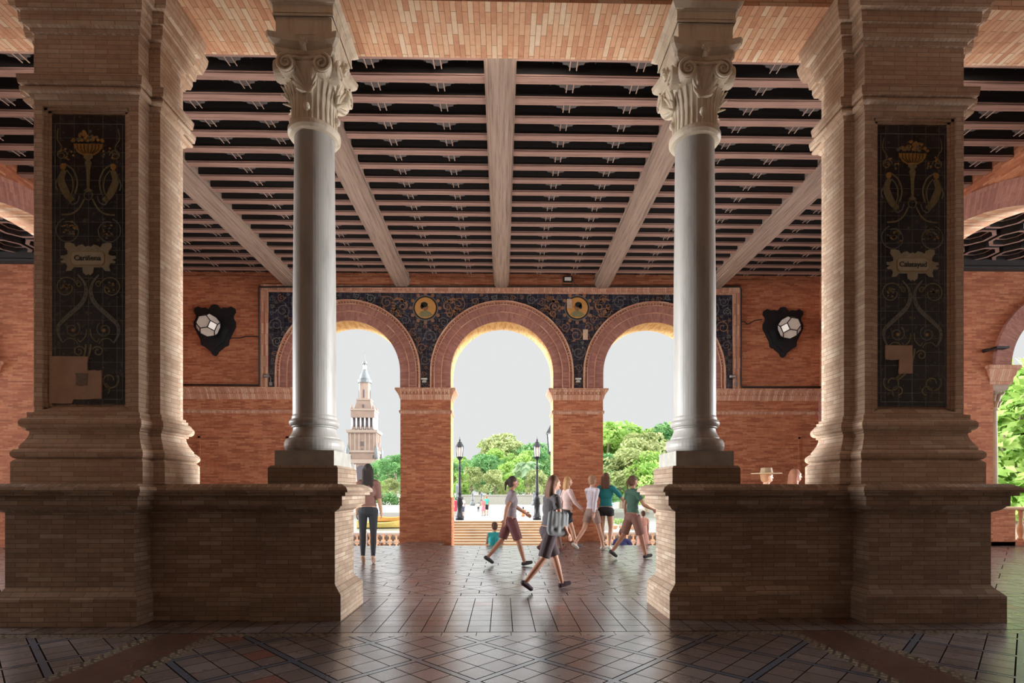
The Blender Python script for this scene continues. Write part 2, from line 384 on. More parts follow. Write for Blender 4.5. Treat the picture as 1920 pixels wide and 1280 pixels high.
for c in cents:
    b=MB().mat('arch'); ring(b,c,ZC,RI,1.66,YB-.05,YB,ZS); 
    b.mat('mould'); ring(b,c,ZC,1.66,1.685,YB-.075,YB,ZS)
    b.mat('arch'); ring(b,c,ZC,1.685,1.86,YB-.065,YB,ZS)
    b.mat('mould'); ring(b,c,ZC,1.86,1.88,YB-.10,YB,ZS); ring(b,c,ZC,1.935,RO,YB-.12,YB,ZS)
    b.mat('arch'); ring(b,c,ZC,1.88,1.935,YB-.07,YB,ZS)
    b.mat('mould')
    for k in range(72): # bead and dentil ring
        a=PI*(k+.5)/72; r=1.907; x=c-r*math.cos(a); z=ZC+r*math.sin(a)
        b.box(x-.018,x+.018,YB-.105,YB-.06,z-.018,z+.018)
    b.obj('archivolt',wall_back,weld=False)
# imposts, string course, dado
imp=[(3.92,.0),(3.97,.02),(4.0,.03),(4.06,.05),(4.14,.10),(4.18,.13),(4.235,.13),(4.24,.0)]
b=MB().mat('mould')
for s in (-1,1):
    xa=CB+s*PIT/2-(PIT/2-RI); xb=CB+s*PIT/2+(PIT/2-RI)
    b.stack(xa,xb,YB,YB+TB,imp)
    b.stack(xa,xb,YB,YB+TB,[(3.53,0),(3.56,.03),(3.62,.035),(3.64,0)])
    b.mat('wallb'); b.stack(xa,xb,YB,YB+TB,[(-.6,.02),(1.15,.02),(1.19,.035),(1.22,0)]); b.mat('mould')
    e=CB+s*(PIT+RI); o=s*9.2; x0,x1=min(e,o),max(e,o)
    b.stack(x0,x1,YB,YB+.2,imp); b.stack(x0,x1,YB,YB+.2,[(3.53,0),(3.56,.03),(3.62,.035),(3.64,0)])
    
    x=x0+.05
    while x<x1: b.box(x,x+.045,YB-.09,YB,4.06,4.12); x+=.1
for s in (-1,1):
    x=CB+s*PIT/2-.68
    while x<CB+s*PIT/2+.68: b.box(x,x+.045,YB-.12,YB,4.06,4.13); x+=.1
b.obj('impost_course',wall_back,weld=False)
b=MB().mat('wallb'); b.box(-9,9,YB-.02,YB,7.07,7.3); b.obj('upper_course',wall_back)
b=MB().mat('mould') # moulded frame around arcade
for (o,p,d) in ((0,.07,.07),(.07,.13,.045),(.13,.19,.085)):
    b.box(-6.42-p-.01,-6.42-o-.01,YB-d,YB,4.24,6.86+p); b.box(6.42+o,6.42+p,YB-d,YB,4.24,6.86+p)
    b.box(-6.43-o,6.42+o,YB-d,YB,6.86+o,6.86+p)
b.obj('arcade_frame',wall_back,weld=False)
# blind rectangular panels low on the wall
for s in (-1,1):
    b=MB().mat('wallb'); xa,xb=(X(372,YB),-5.9) if s<0 else (5.9,X(1500,YB))
    for q in ((xa,xb,2.85,2.9),(xa,xa+.06,1.6,2.9),(xb-.06,xb,1.6,2.9)): b.box(q[0],q[1],YB-.025,YB,q[2],q[3])
    b.obj('wall_panel',wall_back,weld=False)
# ---- transverse arch walls and side galleries
for s,nm in ((-1,'wall_left'),(1,'wall_right')):
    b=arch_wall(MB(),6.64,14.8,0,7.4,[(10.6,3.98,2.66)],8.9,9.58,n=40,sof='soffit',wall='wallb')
    b.xf(lambda x,y,z:(s*y,x,z)); w=struct(b.obj(nm))
    b=MB().mat('arch'); ring(b,10.6,2.66,3.98,4.42,8.86,8.9,0,n=48); b.xf(lambda x,y,z:(s*y,x,z)); b.obj('archivolt',w)
    b=arch_wall(MB(),0,20-9.58,-3,7.4,[(14.5-9.58,1.97,4.59)],13.4,14.0)
    b.xf(lambda x,y,z:(s*(x+9.58),y,z)); w2=struct(b.obj('wall_far'+nm[4:]))
    b=MB().mat('arch'); ring(b,14.5,4.59,1.5,1.97,13.38,14.0,4.59); ring(b,14.5,4.59,1.9,1.99,13.3,13.4,4.59)
    b.mat('mould')
    for q in (12.45,16.55-.58): b.stack(q,q+.58,13.4,13.95,[(4.12,0),(4.3,.02),(4.34,.05),(4.45,.07),(4.53,.13),(4.59,.13)])
    b.xf(lambda x,y,z:(s*x,y,z)); b.obj('archivolt',w2)
    b=MB().mat('dark'); b.box(*sorted((s*9.58,s*20)),13.28,13.4,7.1,7.27); b.box(*sorted((s*9.58,s*20)),13.22,13.4,7.0,7.06); b.obj('cornice',w2)
    # gallery ceiling with octagonal coffers
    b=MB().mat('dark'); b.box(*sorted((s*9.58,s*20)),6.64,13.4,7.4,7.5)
    for i in range(11):
        for j in range(8):
            cx=s*(10.05+i*.86); cy=7.1+j*.84
            for r0,r1,z0 in ((.33,.41,7.24),(.22,.27,7.33)):
                A=[(cx+r0*math.cos(PI/8+k*PI/4),cy+r0*math.sin(PI/8+k*PI/4)) for k in range(8)]
                B=[(cx+r1*math.cos(PI/8+k*PI/4),cy+r1*math.sin(PI/8+k*PI/4)) for k in range(8)]
                b.mat('joist')
                for k in range(8):
                    j2=(k+1)%8; b.face([(*A[k],z0),(*A[j2],z0),(*B[j2],z0),(*B[k],z0)])
                    b.mat('dark')
                    b.face([(*A[k],z0),(*A[j2],z0),(*A[j2],7.4),(*A[k],7.4)]); b.face([(*B[k],z0),(*B[j2],z0),(*B[j2],7.4),(*B[k],7.4)])
                    b.mat('joist')
    struct(b.obj('ceiling_gallery'+nm[4:],weld=False))
    # near hall side wall, unseen, closes off side light to keep fronts dark
    b=MB().mat('pier'); b.box(*sorted((s*8.0,s*8.4)),-4,5.3,0,7.5); struct(b.obj('wall_near'+nm[4:]))
b=MB().mat('pier'); b.box(-8,8,-4.4,-4,0,6.8); struct(b.obj('wall_front'))  # unseen wall behind the camera; gap above sized to light the parapet fronts
# ---- ceiling of the hall
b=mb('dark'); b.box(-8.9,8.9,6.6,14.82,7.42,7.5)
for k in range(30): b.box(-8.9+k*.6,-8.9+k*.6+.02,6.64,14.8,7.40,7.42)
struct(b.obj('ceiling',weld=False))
b=mb('dark'); b.box(-20,20,-4.4,15.6,7.9,8.1); struct(b.obj('ceiling_roof'))
b=mb('soffit'); b.box(-8,8,-4,5.87,7.3,7.4); struct(b.obj('ceiling_near'))
# ---- brick lintel over columns and piers
b=mb('soffit'); b.box(-20,20,5.87,6.64,6.78,7.9); struct(b.obj('lintel_trim'))
bpy.data.objects['lintel_trim'].name='trim_1'
# ================================================================== ceiling beams / joists
ORD=['first','second','third','fourth','fifth','sixth','seventh','eighth','ninth','tenth','eleventh','twelfth','thirteenth','fourteenth','fifteenth','sixteenth','seventeenth','eighteenth','nineteenth']
names=['left outermost','left inner','central','right inner','right outermost']
for i,x in enumerate((-5.80,-2.76,-.03,2.76,5.88)):
    e=empty('ceiling_beam',(x,6.64,7.0),0,f'{["heavy weathered ceiling beam running toward the left wall lamp, leftmost of five","heavy weathered ceiling beam beside the left column, ending above the left arch","heavy weathered ceiling beam down the middle of the ceiling","heavy weathered ceiling beam beside the right column, ending above the right arch","heavy weathered ceiling beam running toward the right wall lamp, rightmost of five"][i]}','beam','main ceiling beams')
    b=mb('beam'); w=.19
    b.box(-w+.035,w-.035,0,8.16,0,.06); b.box(-w,w,0,8.16,.03,.40)
    b.obj('beam_timber',e,weld=False)
    b=mb('beam')
    for s in (-1,1): b.box(*sorted((s*(w-.02),s*(w+.03))),0,8.16,.17,.22); b.box(*sorted((s*(w-.06),s*(w-.05))),0,8.16,-.006,.0)
    b.obj('beam_moulding',e,weld=False)
def bracket_mesh():
    b=mb('brk'); pr=[(x*1.3,y) for x,y in [(-.17,0),(-.155,.035),(-.12,.04),(-.11,.075),(-.06,.085),(-.045,.12),(0,.13),(.045,.12),(.06,.085),(.11,.075),(.12,.04),(.155,.035),(.17,0)]]
    A=[(x,y,0) for x,y in pr]; B=[(x,y,.03) for x,y in pr]
    b.face(A); b.face(B[::-1])
    for k in range(len(pr)): j=(k+1)%len(pr); b.face([A[k],B[k],B[j],A[j]])
    b.mat('stick')
    for s in (-.045,.05): b.tube([(s,.0,-.012),(s+.004,.16,-.012)],.008,6)
    b.box(-.06,.06,0,.03,.03,.17)
    return b.mesh('bracket',False)
BRK=bracket_mesh()
JM=None
for n in range(19):
    Y=7.07-.41+.41*n+ .0
    if Y+.125>14.78: break
    e=empty('ceiling_joist',(0,Y,7.2),0,f'worn cross joist of the dark ceiling, {ORD[n]} counting back from the brick lintel','joist','cross joists of the wooden ceiling')
    if JM is None:
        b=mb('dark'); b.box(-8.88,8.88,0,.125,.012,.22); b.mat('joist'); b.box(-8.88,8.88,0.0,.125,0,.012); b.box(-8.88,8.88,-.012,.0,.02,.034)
        JM=b.mesh('joist_timber',False)
    coll(bpy.data.objects.new('joist_timber',JM)).parent=e
    off=(n%2)*.0
    for k in range(19):
        x=-8.3+.93*k+off-.03
        if min(abs(x-q) for q in (-5.80,-2.76,-.03,2.76,5.88))<.3: continue
        if n<3 and abs(x)>6.5: continue
        o=coll(bpy.data.objects.new('bracket',BRK)); o.parent=e; o.location=(x,.126,.02)
# ================================================================== near arcade: parapets, columns, piers
def bodyprof(h0=.28,h1=.385,zt=1.17): return [(0,.09),(h0,.09),(h1-.02,.015),(h1,0),(zt,0)]
capprof=[(1.17,0),(1.18,.02),(1.20,.06),(1.235,.09),(1.24,.11),(1.345,.11),(1.347,.16),(1.385,.16),(1.387,.19),(1.41,.19),(1.44,.17),(1.475,.10),(1.50,.05)]
def parapet(s):
    lab=('low brick parapet under the left column and left pier','low brick parapet under the right column and right pier')[s>0]
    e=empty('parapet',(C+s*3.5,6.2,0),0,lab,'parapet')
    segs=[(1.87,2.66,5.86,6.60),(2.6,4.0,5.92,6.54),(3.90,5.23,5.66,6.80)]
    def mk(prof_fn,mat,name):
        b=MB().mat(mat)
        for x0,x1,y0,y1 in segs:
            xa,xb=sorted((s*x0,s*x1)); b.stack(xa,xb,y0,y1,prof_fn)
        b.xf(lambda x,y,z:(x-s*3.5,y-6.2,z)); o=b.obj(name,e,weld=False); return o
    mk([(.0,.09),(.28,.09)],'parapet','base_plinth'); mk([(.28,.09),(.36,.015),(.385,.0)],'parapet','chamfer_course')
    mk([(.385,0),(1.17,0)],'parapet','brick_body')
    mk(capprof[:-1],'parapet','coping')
    return e
parapet(-1); parapet(1)
def spiral(cx,cz,r,turns,a0,d=1,n=30,p=1.0,r_end=.12):
    return [(cx+(r*(1-(k/n)**p*(1-r_end)))*math.cos(a0+d*2*PI*turns*k/n),cz+(r*(1-(k/n)**p*(1-r_end)))*math.sin(a0+d*2*PI*turns*k/n)) for k in range(n+1)]
def capital(e,z0=5.52):
    # bell with collar, leaf, volutes, abacus  (local origin = column axis)
    b=mb('marble')
    b.lathe(0,0,[(z0-.06,.235),(z0-.05,.27),(z0-.02,.292),(z0+.02,.292),(z0+.045,.27),(z0+.05,.245),(z0+.2,.238),(z0+.36,.25),(z0+.5,.29),(z0+.60,.33),(z0+.66,.33),(z0+.7,.30)],40)
    # fluted neck ribs
    for k in range(28):
        a=2*PI*k/28; r=.243
        b.tube([(r*math.cos(a),r*math.sin(a),z0+.05),((r-.002)*math.cos(a),(r-.002)*math.sin(a),z0+.3),((r+.05)*math.cos(a),(r+.05)*math.sin(a),z0+.48)],[.012,.012,.004],6)
    cap=b.obj('capital',e,weld=False)
    # abacus: concave sides, two tiers
    b=mb('marble')
    def aba(h,dz):
        pts=[]; n=8
        for q in range(4):
            a=q*PI/2
            for k in range(n+1):
                t=-1+2*k/n; xx=t*h*.93; yy=-(h*(1-.16*(1-t*t)))
                pts.append((xx*math.cos(a)-yy*math.sin(a),xx*math.sin(a)+yy*math.cos(a),dz))
        return pts
    zz=z0+.70
    b.rings([aba(.30,zz),aba(.335,zz+.03),aba(.34,zz+.07),aba(.32,zz+.075),aba(.36,zz+.10),aba(.395,zz+.135),aba(.405,zz+.19),aba(.40,zz+.2)],smooth=False)
    b.obj('abacus',cap,weld=False)
    for q in range(4):
        rot=Matrix.Rotation(q*PI/2,4,'Z')
        for s in (-1,1):
            b=mb('marble'); cx=s*.195; cz=z0+.585; yf=-.345
            sp=spiral(cx,cz,.112,2.1,PI/2,-s,46,.8,.16)
            b.tube([(x,yf-.012*(i_/46),z) for i_,(x,z) in enumerate(sp)],[.019-.010*k/46 for k in range(47)],7)
            b.prism([(cx+.103*math.cos(a*PI/10),cz+.103*math.sin(a*PI/10)) for a in range(20)],yf+.006,yf+.09)
            b.tube([(0,yf+.02,z0+.645),(s*.1,yf+.01,z0+.655),(s*.2,yf,z0+.64)],[.018,.018,.018],7)
            # diagonal bolster running into the corner
            b.tube([(cx,yf+.10,cz),(cx+s*.06,yf+.10,cz-.005)],[.10,.095],12)
            b.xf(lambda x,y,z:rot@Vector((x,y,z))); b.obj('volute',cap,weld=False)
        b=mb('marble')  # acanthus leaf with lobes + egg
        for a,l,w in ((90,.27,.024),(68,.25,.022),(112,.25,.022),(46,.20,.022),(134,.20,.022),(22,.14,.018),(158,.14,.018),(-15,.09,.015),(195,.09,.015)):
            ca,sa=math.cos(math.radians(a)),math.sin(math.radians(a)); y0=-.25
            b.tube([(0,y0-.005,z0+.34),(ca*l*.5,y0-.022,z0+.34+sa*l*.5),(ca*l*.85,y0-.055,z0+.34+sa*l*.85),(ca*l,y0-.085,z0+.34+sa*l)],[.010,w,w*.8,.005],8)
        b.lathe(0,0,[(-.05,.004),(-.03,.03),(.0,.038),(.03,.03),(.05,.004)],12)
        k=len(b.v)-12*5
        b.v[-(12*4*4+24):]=[(x,y-.26,z+z0+.17) for x,y,z in b.v[-(12*4*4+24):]]
        for k in range(6):
            a=k*PI/3; b.tube([(0,-.365,zz+.10),(.045*math.cos(a),-.375,zz+.10+.045*math.sin(a))],[.012,.02],6)
        b.tube([(0,-.33,zz+.02),(0,-.37,zz+.1)],[.03,.03],8)
        b.xf(lambda x,y,z:rot@Vector((x,y,z))); b.obj('acanthus_leaf',cap,weld=False)
def column(s):
    lab=('grey marble column with carved scroll capital, left of the two, on the left parapet','grey marble column with carved scroll capital, right of the two, on the right parapet')[s>0]
    e=empty('column',(C+s*2.225,6.25,1.5),0,lab,'column','twin marble columns'); oz=1.5
    E=coll(bpy.data.objects.new('tmp',None)); 
    def fin(b,name): 
        b.xf(lambda x,y,z:(x,y,z-oz)); return b.obj(name,e,weld=False)
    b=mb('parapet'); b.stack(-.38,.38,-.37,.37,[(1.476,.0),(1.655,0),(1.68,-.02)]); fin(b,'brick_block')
    b=mb('stone'); b.stack(-.325,.325,-.325,.325,[(1.68,0),(1.845,0),(1.85,-.005)]); fin(b,'plinth')
    b=mb('shaft'); b.lathe(0,0,[(1.85,.28)]+tor(1.85,2.0,.285,.045)+[(2.0,.275),(2.015,.275)]+sco(2.015,2.12,.275,.235)+[(2.13,.25)]+tor(2.14,2.22,.25,.028)+[(2.225,.25),(2.25,.248),(2.27,.24)],48); fin(b,'column_base')
    b=mb('shaft'); b.lathe(0,0,[(2.27,.240),(3.5,.238),(4.6,.228),(5.3,.222),(5.47,.222)],48,cap=False); fin(b,'shaft')
    pre=set(bpy.data.objects); capital(e,5.52)
    for o in set(bpy.data.objects)-pre:
        if o.name.startswith('capital'): o.location=(0,0,-oz)
    b=mb('marble'); h=.305
    b.stack(-h,h,-.345,.345,[(6.42,0),(6.60,0),(6.60,.02)]+tor(6.60,6.635,.012,.016,5)+[(6.64,.0),(6.64,.022),(6.72,.022),(6.72,.03),(6.735,.035),(6.735,.05),(6.78,.09)]); fin(b,'impost_block')
    bpy.data.objects.remove(E)
    return e
column(-1); column(1)
# marble soffit mouldings beside the impost blocks
for s in (-1,1):
    for t in (-1,1):
        pass
def pier(s):
    lab=('massive brick pier on the left parapet, holding a dark tiled panel','massive brick pier on the right parapet, holding a dark tiled panel')[s>0]
    e=empty('brick_pier',(C+s*4.47,6.2,1.46),0,lab,'pier','brick piers of the near arcade')
    cx=s*4.47
    def seg(prof,name,mat='pier',extra=None):
        b=MB().mat(mat)
        for x0,x1,y0,y1,do in ((3.92,5.02,5.76,6.55,0),(3.80,5.14,5.93,6.30,0)):
            xa,xb=sorted((s*x0,s*x1)); 
            b.stack(xa,xb,y0,y1,prof)
        if extra: extra(b)
        b.xf(lambda x,y,z:(x-cx,y-6.2,z-1.46)); return b.obj(name,e,weld=False)
    seg([(1.476,.13),(1.70,.13),(1.735,.10)],'base_plinth')
    seg([(1.735,.10)]+tor(1.735,1.84,.09,.045)+[(1.845,.085),(1.87,.085)]+sco(1.87,2.03,.085,.025)+[(2.035,.045),(2.06,.045)]+tor(2.06,2.17,.05,.04)+[(2.175,.04),(2.23,.04),(2.235,0)],'base_moulding')
    # shaft: core + front pilaster ring around the recess
    b=MB().mat('pier')
    xa,xb=sorted((s*3.80,s*5.14)); b.box(xa,xb,5.93,6.30,2.23,5.62)
    xa,xb=sorted((s*3.92,s*5.02)); b.box(xa,xb,6.2,6.55,2.23,5.62)
    p0,p1=4.09,4.865; z0,z1=2.30,5.44
    for q in ((3.92,p0-.07),(p1+.07,5.02)):
        u,v=sorted((s*q[0],s*q[1])); b.box(u,v,5.76,5.94,2.23,5.62)
    u,v=sorted((s*(p0-.07),s*(p1+.07))); b.box(u,v,5.76,5.94,2.23,z0-.03); b.box(u,v,5.76,5.94,z1+.05,5.62); b.box(u,v,5.83,5.94,z0-.03,z1+.05)
    b.xf(lambda x,y,z:(x-cx,y-6.2,z-1.46)); b.obj('brick_shaft',e,weld=False)
    # recessed frame
    b=MB().mat('pier')
    for o,p,y in ((.035,.07,5.785),(.0,.035,5.80)):
        for (a0,a1,c0,c1) in ((p0-p,p0-o,z0-p*.4,z1+p*.7),(p1+o,p1+p,z0-p*.4,z1+p*.7),(p0-p,p1+p,z1+o*.7,z1+p*.7),(p0-p,p1+p,z0-p*.4,z0-o*.4)):
            u,v=sorted((s*a0,s*a1)); b.box(u,v,y,5.84,c0,c1)
    b.xf(lambda x,y,z:(x-cx,y-6.2,z-1.46)); b.obj('panel_surround',e,weld=False)
    seg([(5.55,0),(5.57,.02),(5.60,.03),(5.60,.05)]+tor(5.60,5.66,.05,.03,5)+[(5.67,.09),(5.74,.10),(5.76,.10),(5.765,.02),(5.80,0),(6.25,0)],'necking')
    seg([(6.25,0),(6.26,.02),(6.30,.025),(6.31,.06),(6.37,.075),(6.44,.075),(6.445,.10),(6.56,.11),(6.57,.15),(6.63,.17),(6.70,.19),(6.78,.2)],'pier_capital')
    return e
PIERS={-1:pier(-1),1:pier(1)}
# ================================================================== tile panels on the piers
def mirror(pts,cx): return [(2*cx-x,z) for x,z in pts]
def bez(p,n=24):
    # Catmull-Rom through points
    out=[]; P=[p[0]]+list(p)+[p[-1]]
    for i in range(1,len(P)-2):
        for k in range(n):
            t=k/n; a,b_,c,d=P[i-1],P[i],P[i+1],P[i+2]
            out.append(tuple(.5*((2*b_[j])+(-a[j]+c[j])*t+(2*a[j]-5*b_[j]+4*c[j]-d[j])*t*t+(-a[j]+3*b_[j]-3*c[j]+d[j])*t**3) for j in (0,1)))
    out.append(tuple(p[-1])); return out
def text_obj(txt,size,x,y,z,mat,parent,name='lettering',bold=.0):
    cu=bpy.data.curves.new(name,'FONT'); cu.body=txt; cu.size=size; cu.align_x='CENTER'; cu.align_y='CENTER'; cu.extrude=.0015; cu.offset=bold
    o=coll(bpy.data.objects.new(name+'_tmp',cu)); bpy.context.view_layer.update()
    me=bpy.data.meshes.new_from_object(o.evaluated_get(bpy.context.evaluated_depsgraph_get())); bpy.data.objects.remove(o)
    me.transform(Matrix.Rotation(PI/2,4,'X')); me.materials.clear(); me.materials.append(M[mat])
    q=coll(bpy.data.objects.new(name,me)); q.parent=parent; q.location=(x,y,z); return q
def tile_panel(s):
    lab=('dark glazed tile panel on the left pier with a large plaster patch at bottom left','dark glazed tile panel on the right pier with a small L-shaped plaster patch')[s>0]
    cx=C+s*4.4775; pr_=PIERS[s]; e=mb('tile').box(-.387,.387,0,.04,0,3.09).obj('tile_panel',pr_); e.location=(cx-pr_.location.x,5.80-6.2,2.33-1.46); e['label']=lab
    k=.00571
    def P(px,py): return ((px-167.5)*k,(757-py)*k)   # left-panel pixel chart
    w=.387; H=3.09
    y=0
    b=mb('greyg'); a=[P(106,748),P(106,231),P(231,231),P(231,748)]
    for i in range(4): b.ribbon([a[i],a[(i+1)%4]],.006,y)
    b.obj('border_line',e,weld=False)
    # urn
    u=mb('ochre'); prof=[(0,.0),(.06,.0),(.11,.03),(.145,.075),(.155,.12),(.0,.12)]
    cxp,zp=P(167.5,290); pr=[(x,z+zp) for x,z in prof]; u.prism(pr+[(-x,z) for x,z in pr[::-1]],y-.006,y)
    u.mat('ink')
    for q in (-.11,-.075,-.04,0,.04,.075,.11): u.ribbon([(q*.45,zp+.015),(q,zp+.06),(q*1.05,zp+.112)],.007,y-.006)
    u.mat('olive')
    z2=P(0,352)[1]
    u.prism([(-.045,zp),(-.05,zp-.03),(-.02,zp-.05),(-.035,zp-.08),(-.02,zp-.17),(-.012,z2),(-.05,z2-.03),(.05,z2-.03),(.012,z2),(.02,zp-.17),(.035,zp-.08),(.02,zp-.05),(.05,zp-.03),(.045,zp)],y-.006,y)
    rr=random.Random(5+s)
    for i in range(34):
        a=rr.uniform(-1,1); u.mat(rr.choice(['ochre','olive','ochre','greyg'])); u.disc(a*.17,zp+.14+rr.random()*.11*(1-a*a)+.01,.018,.016,y,.004+.001*(i%4),10)
    u.obj('urn',e,weld=False)
    # scrolls
    g=mb('olive')
    for m in (0,1):
        Q=(lambda p:p) if m==0 else (lambda p:mirror(p,0))
        g.mat('greyg')
        S1=bez([P(148,514),P(160,530),P(163,548),P(155,568),P(132,590),P(114,608),P(112,625),P(120,642)],10)
        g.ribbon(Q(S1),[.012+.034*math.sin(PI*i/(len(S1)-1)) for i in range(len(S1))],y)
        g.mat('ink')
        for j in range(14,len(S1)-8,5): g.ribbon([Q([S1[j]])[0],(Q([S1[j]])[0][0]+.004,S1[j][1]+.016)],.006,y-.003)
        g.mat('olive')
        g.ribbon(Q(spiral(*P(126,538),.118,1.0,.2,1,36,1,.55)),.011,y)
        g.ribbon(Q(spiral(*P(149,532),.035,1.2,2.5,-1,20,1,.3)),.010,y)
        g.mat('ochre')
        for i in range(14):
            a=rr.uniform(0,6.28); d=rr.uniform(0,.055); q=P(126,536); g.mat(rr.choice(['ochre','olive','olive'])); g.disc(*Q([(q[0]+d*math.cos(a),q[1]+d*math.sin(a))])[0],.012,.010,y,.004,8)
        g.mat('greyg')
        g.ribbon(Q(spiral(*P(138,617),.085,1.5,1.0,-1,36,1,.2)),.009,y)
        g.mat('ochre'); g.disc(*Q([P(139,618)])[0],.018,.016,y)
        g.mat('olive')
        g.ribbon(Q(bez([P(164,616),P(162,630),P(152,640),P(148,634)],8)),.011,y)
        g.ribbon(Q(bez([P(120,642),P(130,634),P(142,636),P(148,644)],8)),.009,y)
        g.ribbon(Q(spiral(*P(150,658),.06,1.3,0.3,1,26,1,.25)),.012,y)
        g.ribbon(Q(bez([P(163,645),P(166,665),P(178,690),P(196,706)] if m else [P(163,645),P(160,665),P(148,690),P(132,706)],8)),.02,y)
        g.ribbon(Q(spiral(*P(128,712),.10,1.1,2.6,1,30,1,.4)),.014,y)
        g.ribbon(Q(spiral(*P(140,728),.07,.9,4.0,-1,24,1,.5)),.012,y)
        # upper: big rounds above the cartouche
        g.mat('greyg'); g.ribbon(Q(spiral(*P(130,432),.135,1.0,PI*.6,1,40,1,.72)),.010,y)
        for i in range(26):
            a=rr.uniform(0,6.28); d=rr.uniform(0,.09); q=P(133,430); g.mat(rr.choice(['greyg','olive','greyg','ochre'])); g.disc(*Q([(q[0]+d*math.cos(a),q[1]+d*math.sin(a))])[0],.013,.009,y,.004,8)
        g.mat('olive')
        g.ribbon(Q(bez([P(160,372),P(150,390),P(136,400),P(118,402)],8)),.016,y)
        g.ribbon(Q(spiral(*P(118,290),.06,1.4,0,1,24,1,.25)),.010,y)
        g.ribbon(Q(bez([P(112,240),P(110,260),P(118,275),P(112,290)],8)),.009,y)
        for i in range(10):
            q=P(rr.uniform(116,140),rr.uniform(275,300)); g.mat(rr.choice(['ochre','olive'])); g.disc(*Q([q])[0],.011,.011,y,.004,8)
    g.mat('olive'); g.ribbon(spiral(0,P(0,366)[1],.05,1.1,0,1,24,1,.8),.009,y)
    g.obj('scroll_ornament',e,weld=False)
    # winged supporters
    for m in (0,1):
        h=mb('olive'); Q=(lambda p:p) if m else (lambda p:mirror(p,0))
        h.mat('ochre'); h.disc(*Q([P(214,312)])[0],.03,.035,y,.006,14)
        h.mat('olive'); h.ribbon(Q(bez([P(212,318),P(218,335),P(214,350),P(206,366),P(196,376)],8)),[.05+.03*math.sin(PI*i/32) for i in range(33)],y)
        h.ribbon(Q(bez([P(212,306),P(196,318),P(188,340),P(192,362)],8)),.016,y)
        h.ribbon(Q(bez([P(208,318),P(198,332),P(196,352),P(202,372)],8)),.011,y)
        h.mat('greyg'); h.ribbon(Q(bez([P(206,372),P(198,382),P(188,378),P(184,366)],8)),.012,y)
        h.ribbon(Q(bez([P(222,330),P(228,345),P(225,356)],8)),.014,y)
        h.obj('winged_figure',e,weld=False)
    # cartouche
    cz=P(0,484)[1]
    half=[(0,.135),(.03,.125),(.06,.15),(.1,.14),(.13,.12),(.15,.155),(.19,.17),(.245,.165),(.25,.12),(.22,.085),(.215,.045),(.25,.03),(.29,.03),(.29,.0),(.25,-.01),(.29,-.03),(.28,-.05),(.235,-.05),(.22,-.085),(.235,-.135),(.18,-.13),(.15,-.095),(.06,-.095),(.055,-.15),(.02,-.18),(0,-.165)]
    b=mb('cart'); b.prism([(x,cz+z) for x,z in half]+[(-x,cz+z) for x,z in half[::-1]][1:-1],-.007,0); b.obj('cartouche',e); ca=e
    oc=[(.155,.075),(.18,.05),(.18,-.05),(.155,-.075)]
    b=mb('ochre'); b.prism([(x,cz+z) for x,z in oc]+[(-x,cz+z) for x,z in oc[::-1]],-.010,-.005); b.obj('name_border',ca)
    b=mb('cart2'); b.prism([(x*.95,cz+z*.9) for x,z in oc]+[(-x*.95,cz+z*.9) for x,z in oc[::-1]],-.013,-.009); b.obj('name_plate',ca)
    text_obj('Cariñena' if s<0 else 'Calatayud',.078,0,-.0155,cz,'ink',ca,bold=.001)
    # plaster patches
    if s<0: L1=[P(97,755),P(97,668),P(167,668),P(167,694),P(193,694),P(193,747),P(140,749),P(138,757)]
    else:
        Pr=lambda px,py:((px-1713.5)*.00587,(762-py)*.00587); L1=[Pr(1661,648),Pr(1713,648),Pr(1713,701),Pr(1687,701),Pr(1687,675),Pr(1661,675)]
    L2=[]
    for i,p in enumerate(L1):
        q=L1[(i+1)%len(L1)]
        for t in (0,.25,.5,.75): L2.append((p[0]+(q[0]-p[0])*t+rr.uniform(-.004,.004),p[1]+(q[1]-p[1])*t+rr.uniform(-.004,.004)))
    b=mb('plaster'); b.prism(L2,-.014,0); pp_=b.obj('plaster_patch',e); pp_['label']='beige plaster patch where tiles are missing'
    if s<0:
        b=mb('plasterd'); b.prism([P(146,722),P(147,706),P(145,699),P(168,700),P(167,722),P(156,724)],-.017,-.012); b.obj('worn_spot',e)
    return e
tile_panel(-1); tile_panel(1)
# ================================================================== tile frieze around the far arches
fr=empty('tile_frieze',(CB,YB,ZS),0,'dark painted tile frieze with scrolls filling the spandrels above the three far arches','tile frieze')
FY=YB-.03
b=mb('frieze')
def strip(xa,xb,n):
    for i in range(n):
        a=xa+(xb-xa)*i/n; c=xa+(xb-xa)*(i+1)/n
        def zb(x,side):
            for cc in cents:
                d=abs(x-cc)
                if d<RO-1e-6: return ZC+math.sqrt(max(0,RO*RO-d*d))
            return ZS
        za,zc_=zb(a+1e-5,0),zb(c-1e-5,0)
        b.face([(a,FY,za),(c,FY,zc_),(c,FY,6.86),(a,FY,6.86)])
ed=[-6.42]
for c in cents: ed+=[c-RO,c+RO]
ed.append(6.42)
for i in range(len(ed)-1): strip(ed[i],ed[i+1],60 if i%2 else 1)
b.xf(lambda x,y,z:(x-CB,y-YB,z-ZS)); b.obj('tile_field',fr,weld=False)
def freep(x,z,m):
    if z>6.86-m or x<-6.42+m or x>6.42-m or z<ZS+m: return False
    for c in cents:
        if z>=ZC:
            if math.hypot(x-c,z-ZC)<RO+m: return False
        elif abs(x-c)<RO+m: return False
    return True
rr=random.Random(11); placed=[]
med=[(X(798,YB),zat(578,798,YB)),(X(1082,YB),zat(578,1082,YB))]
b=MB(); cnt=0
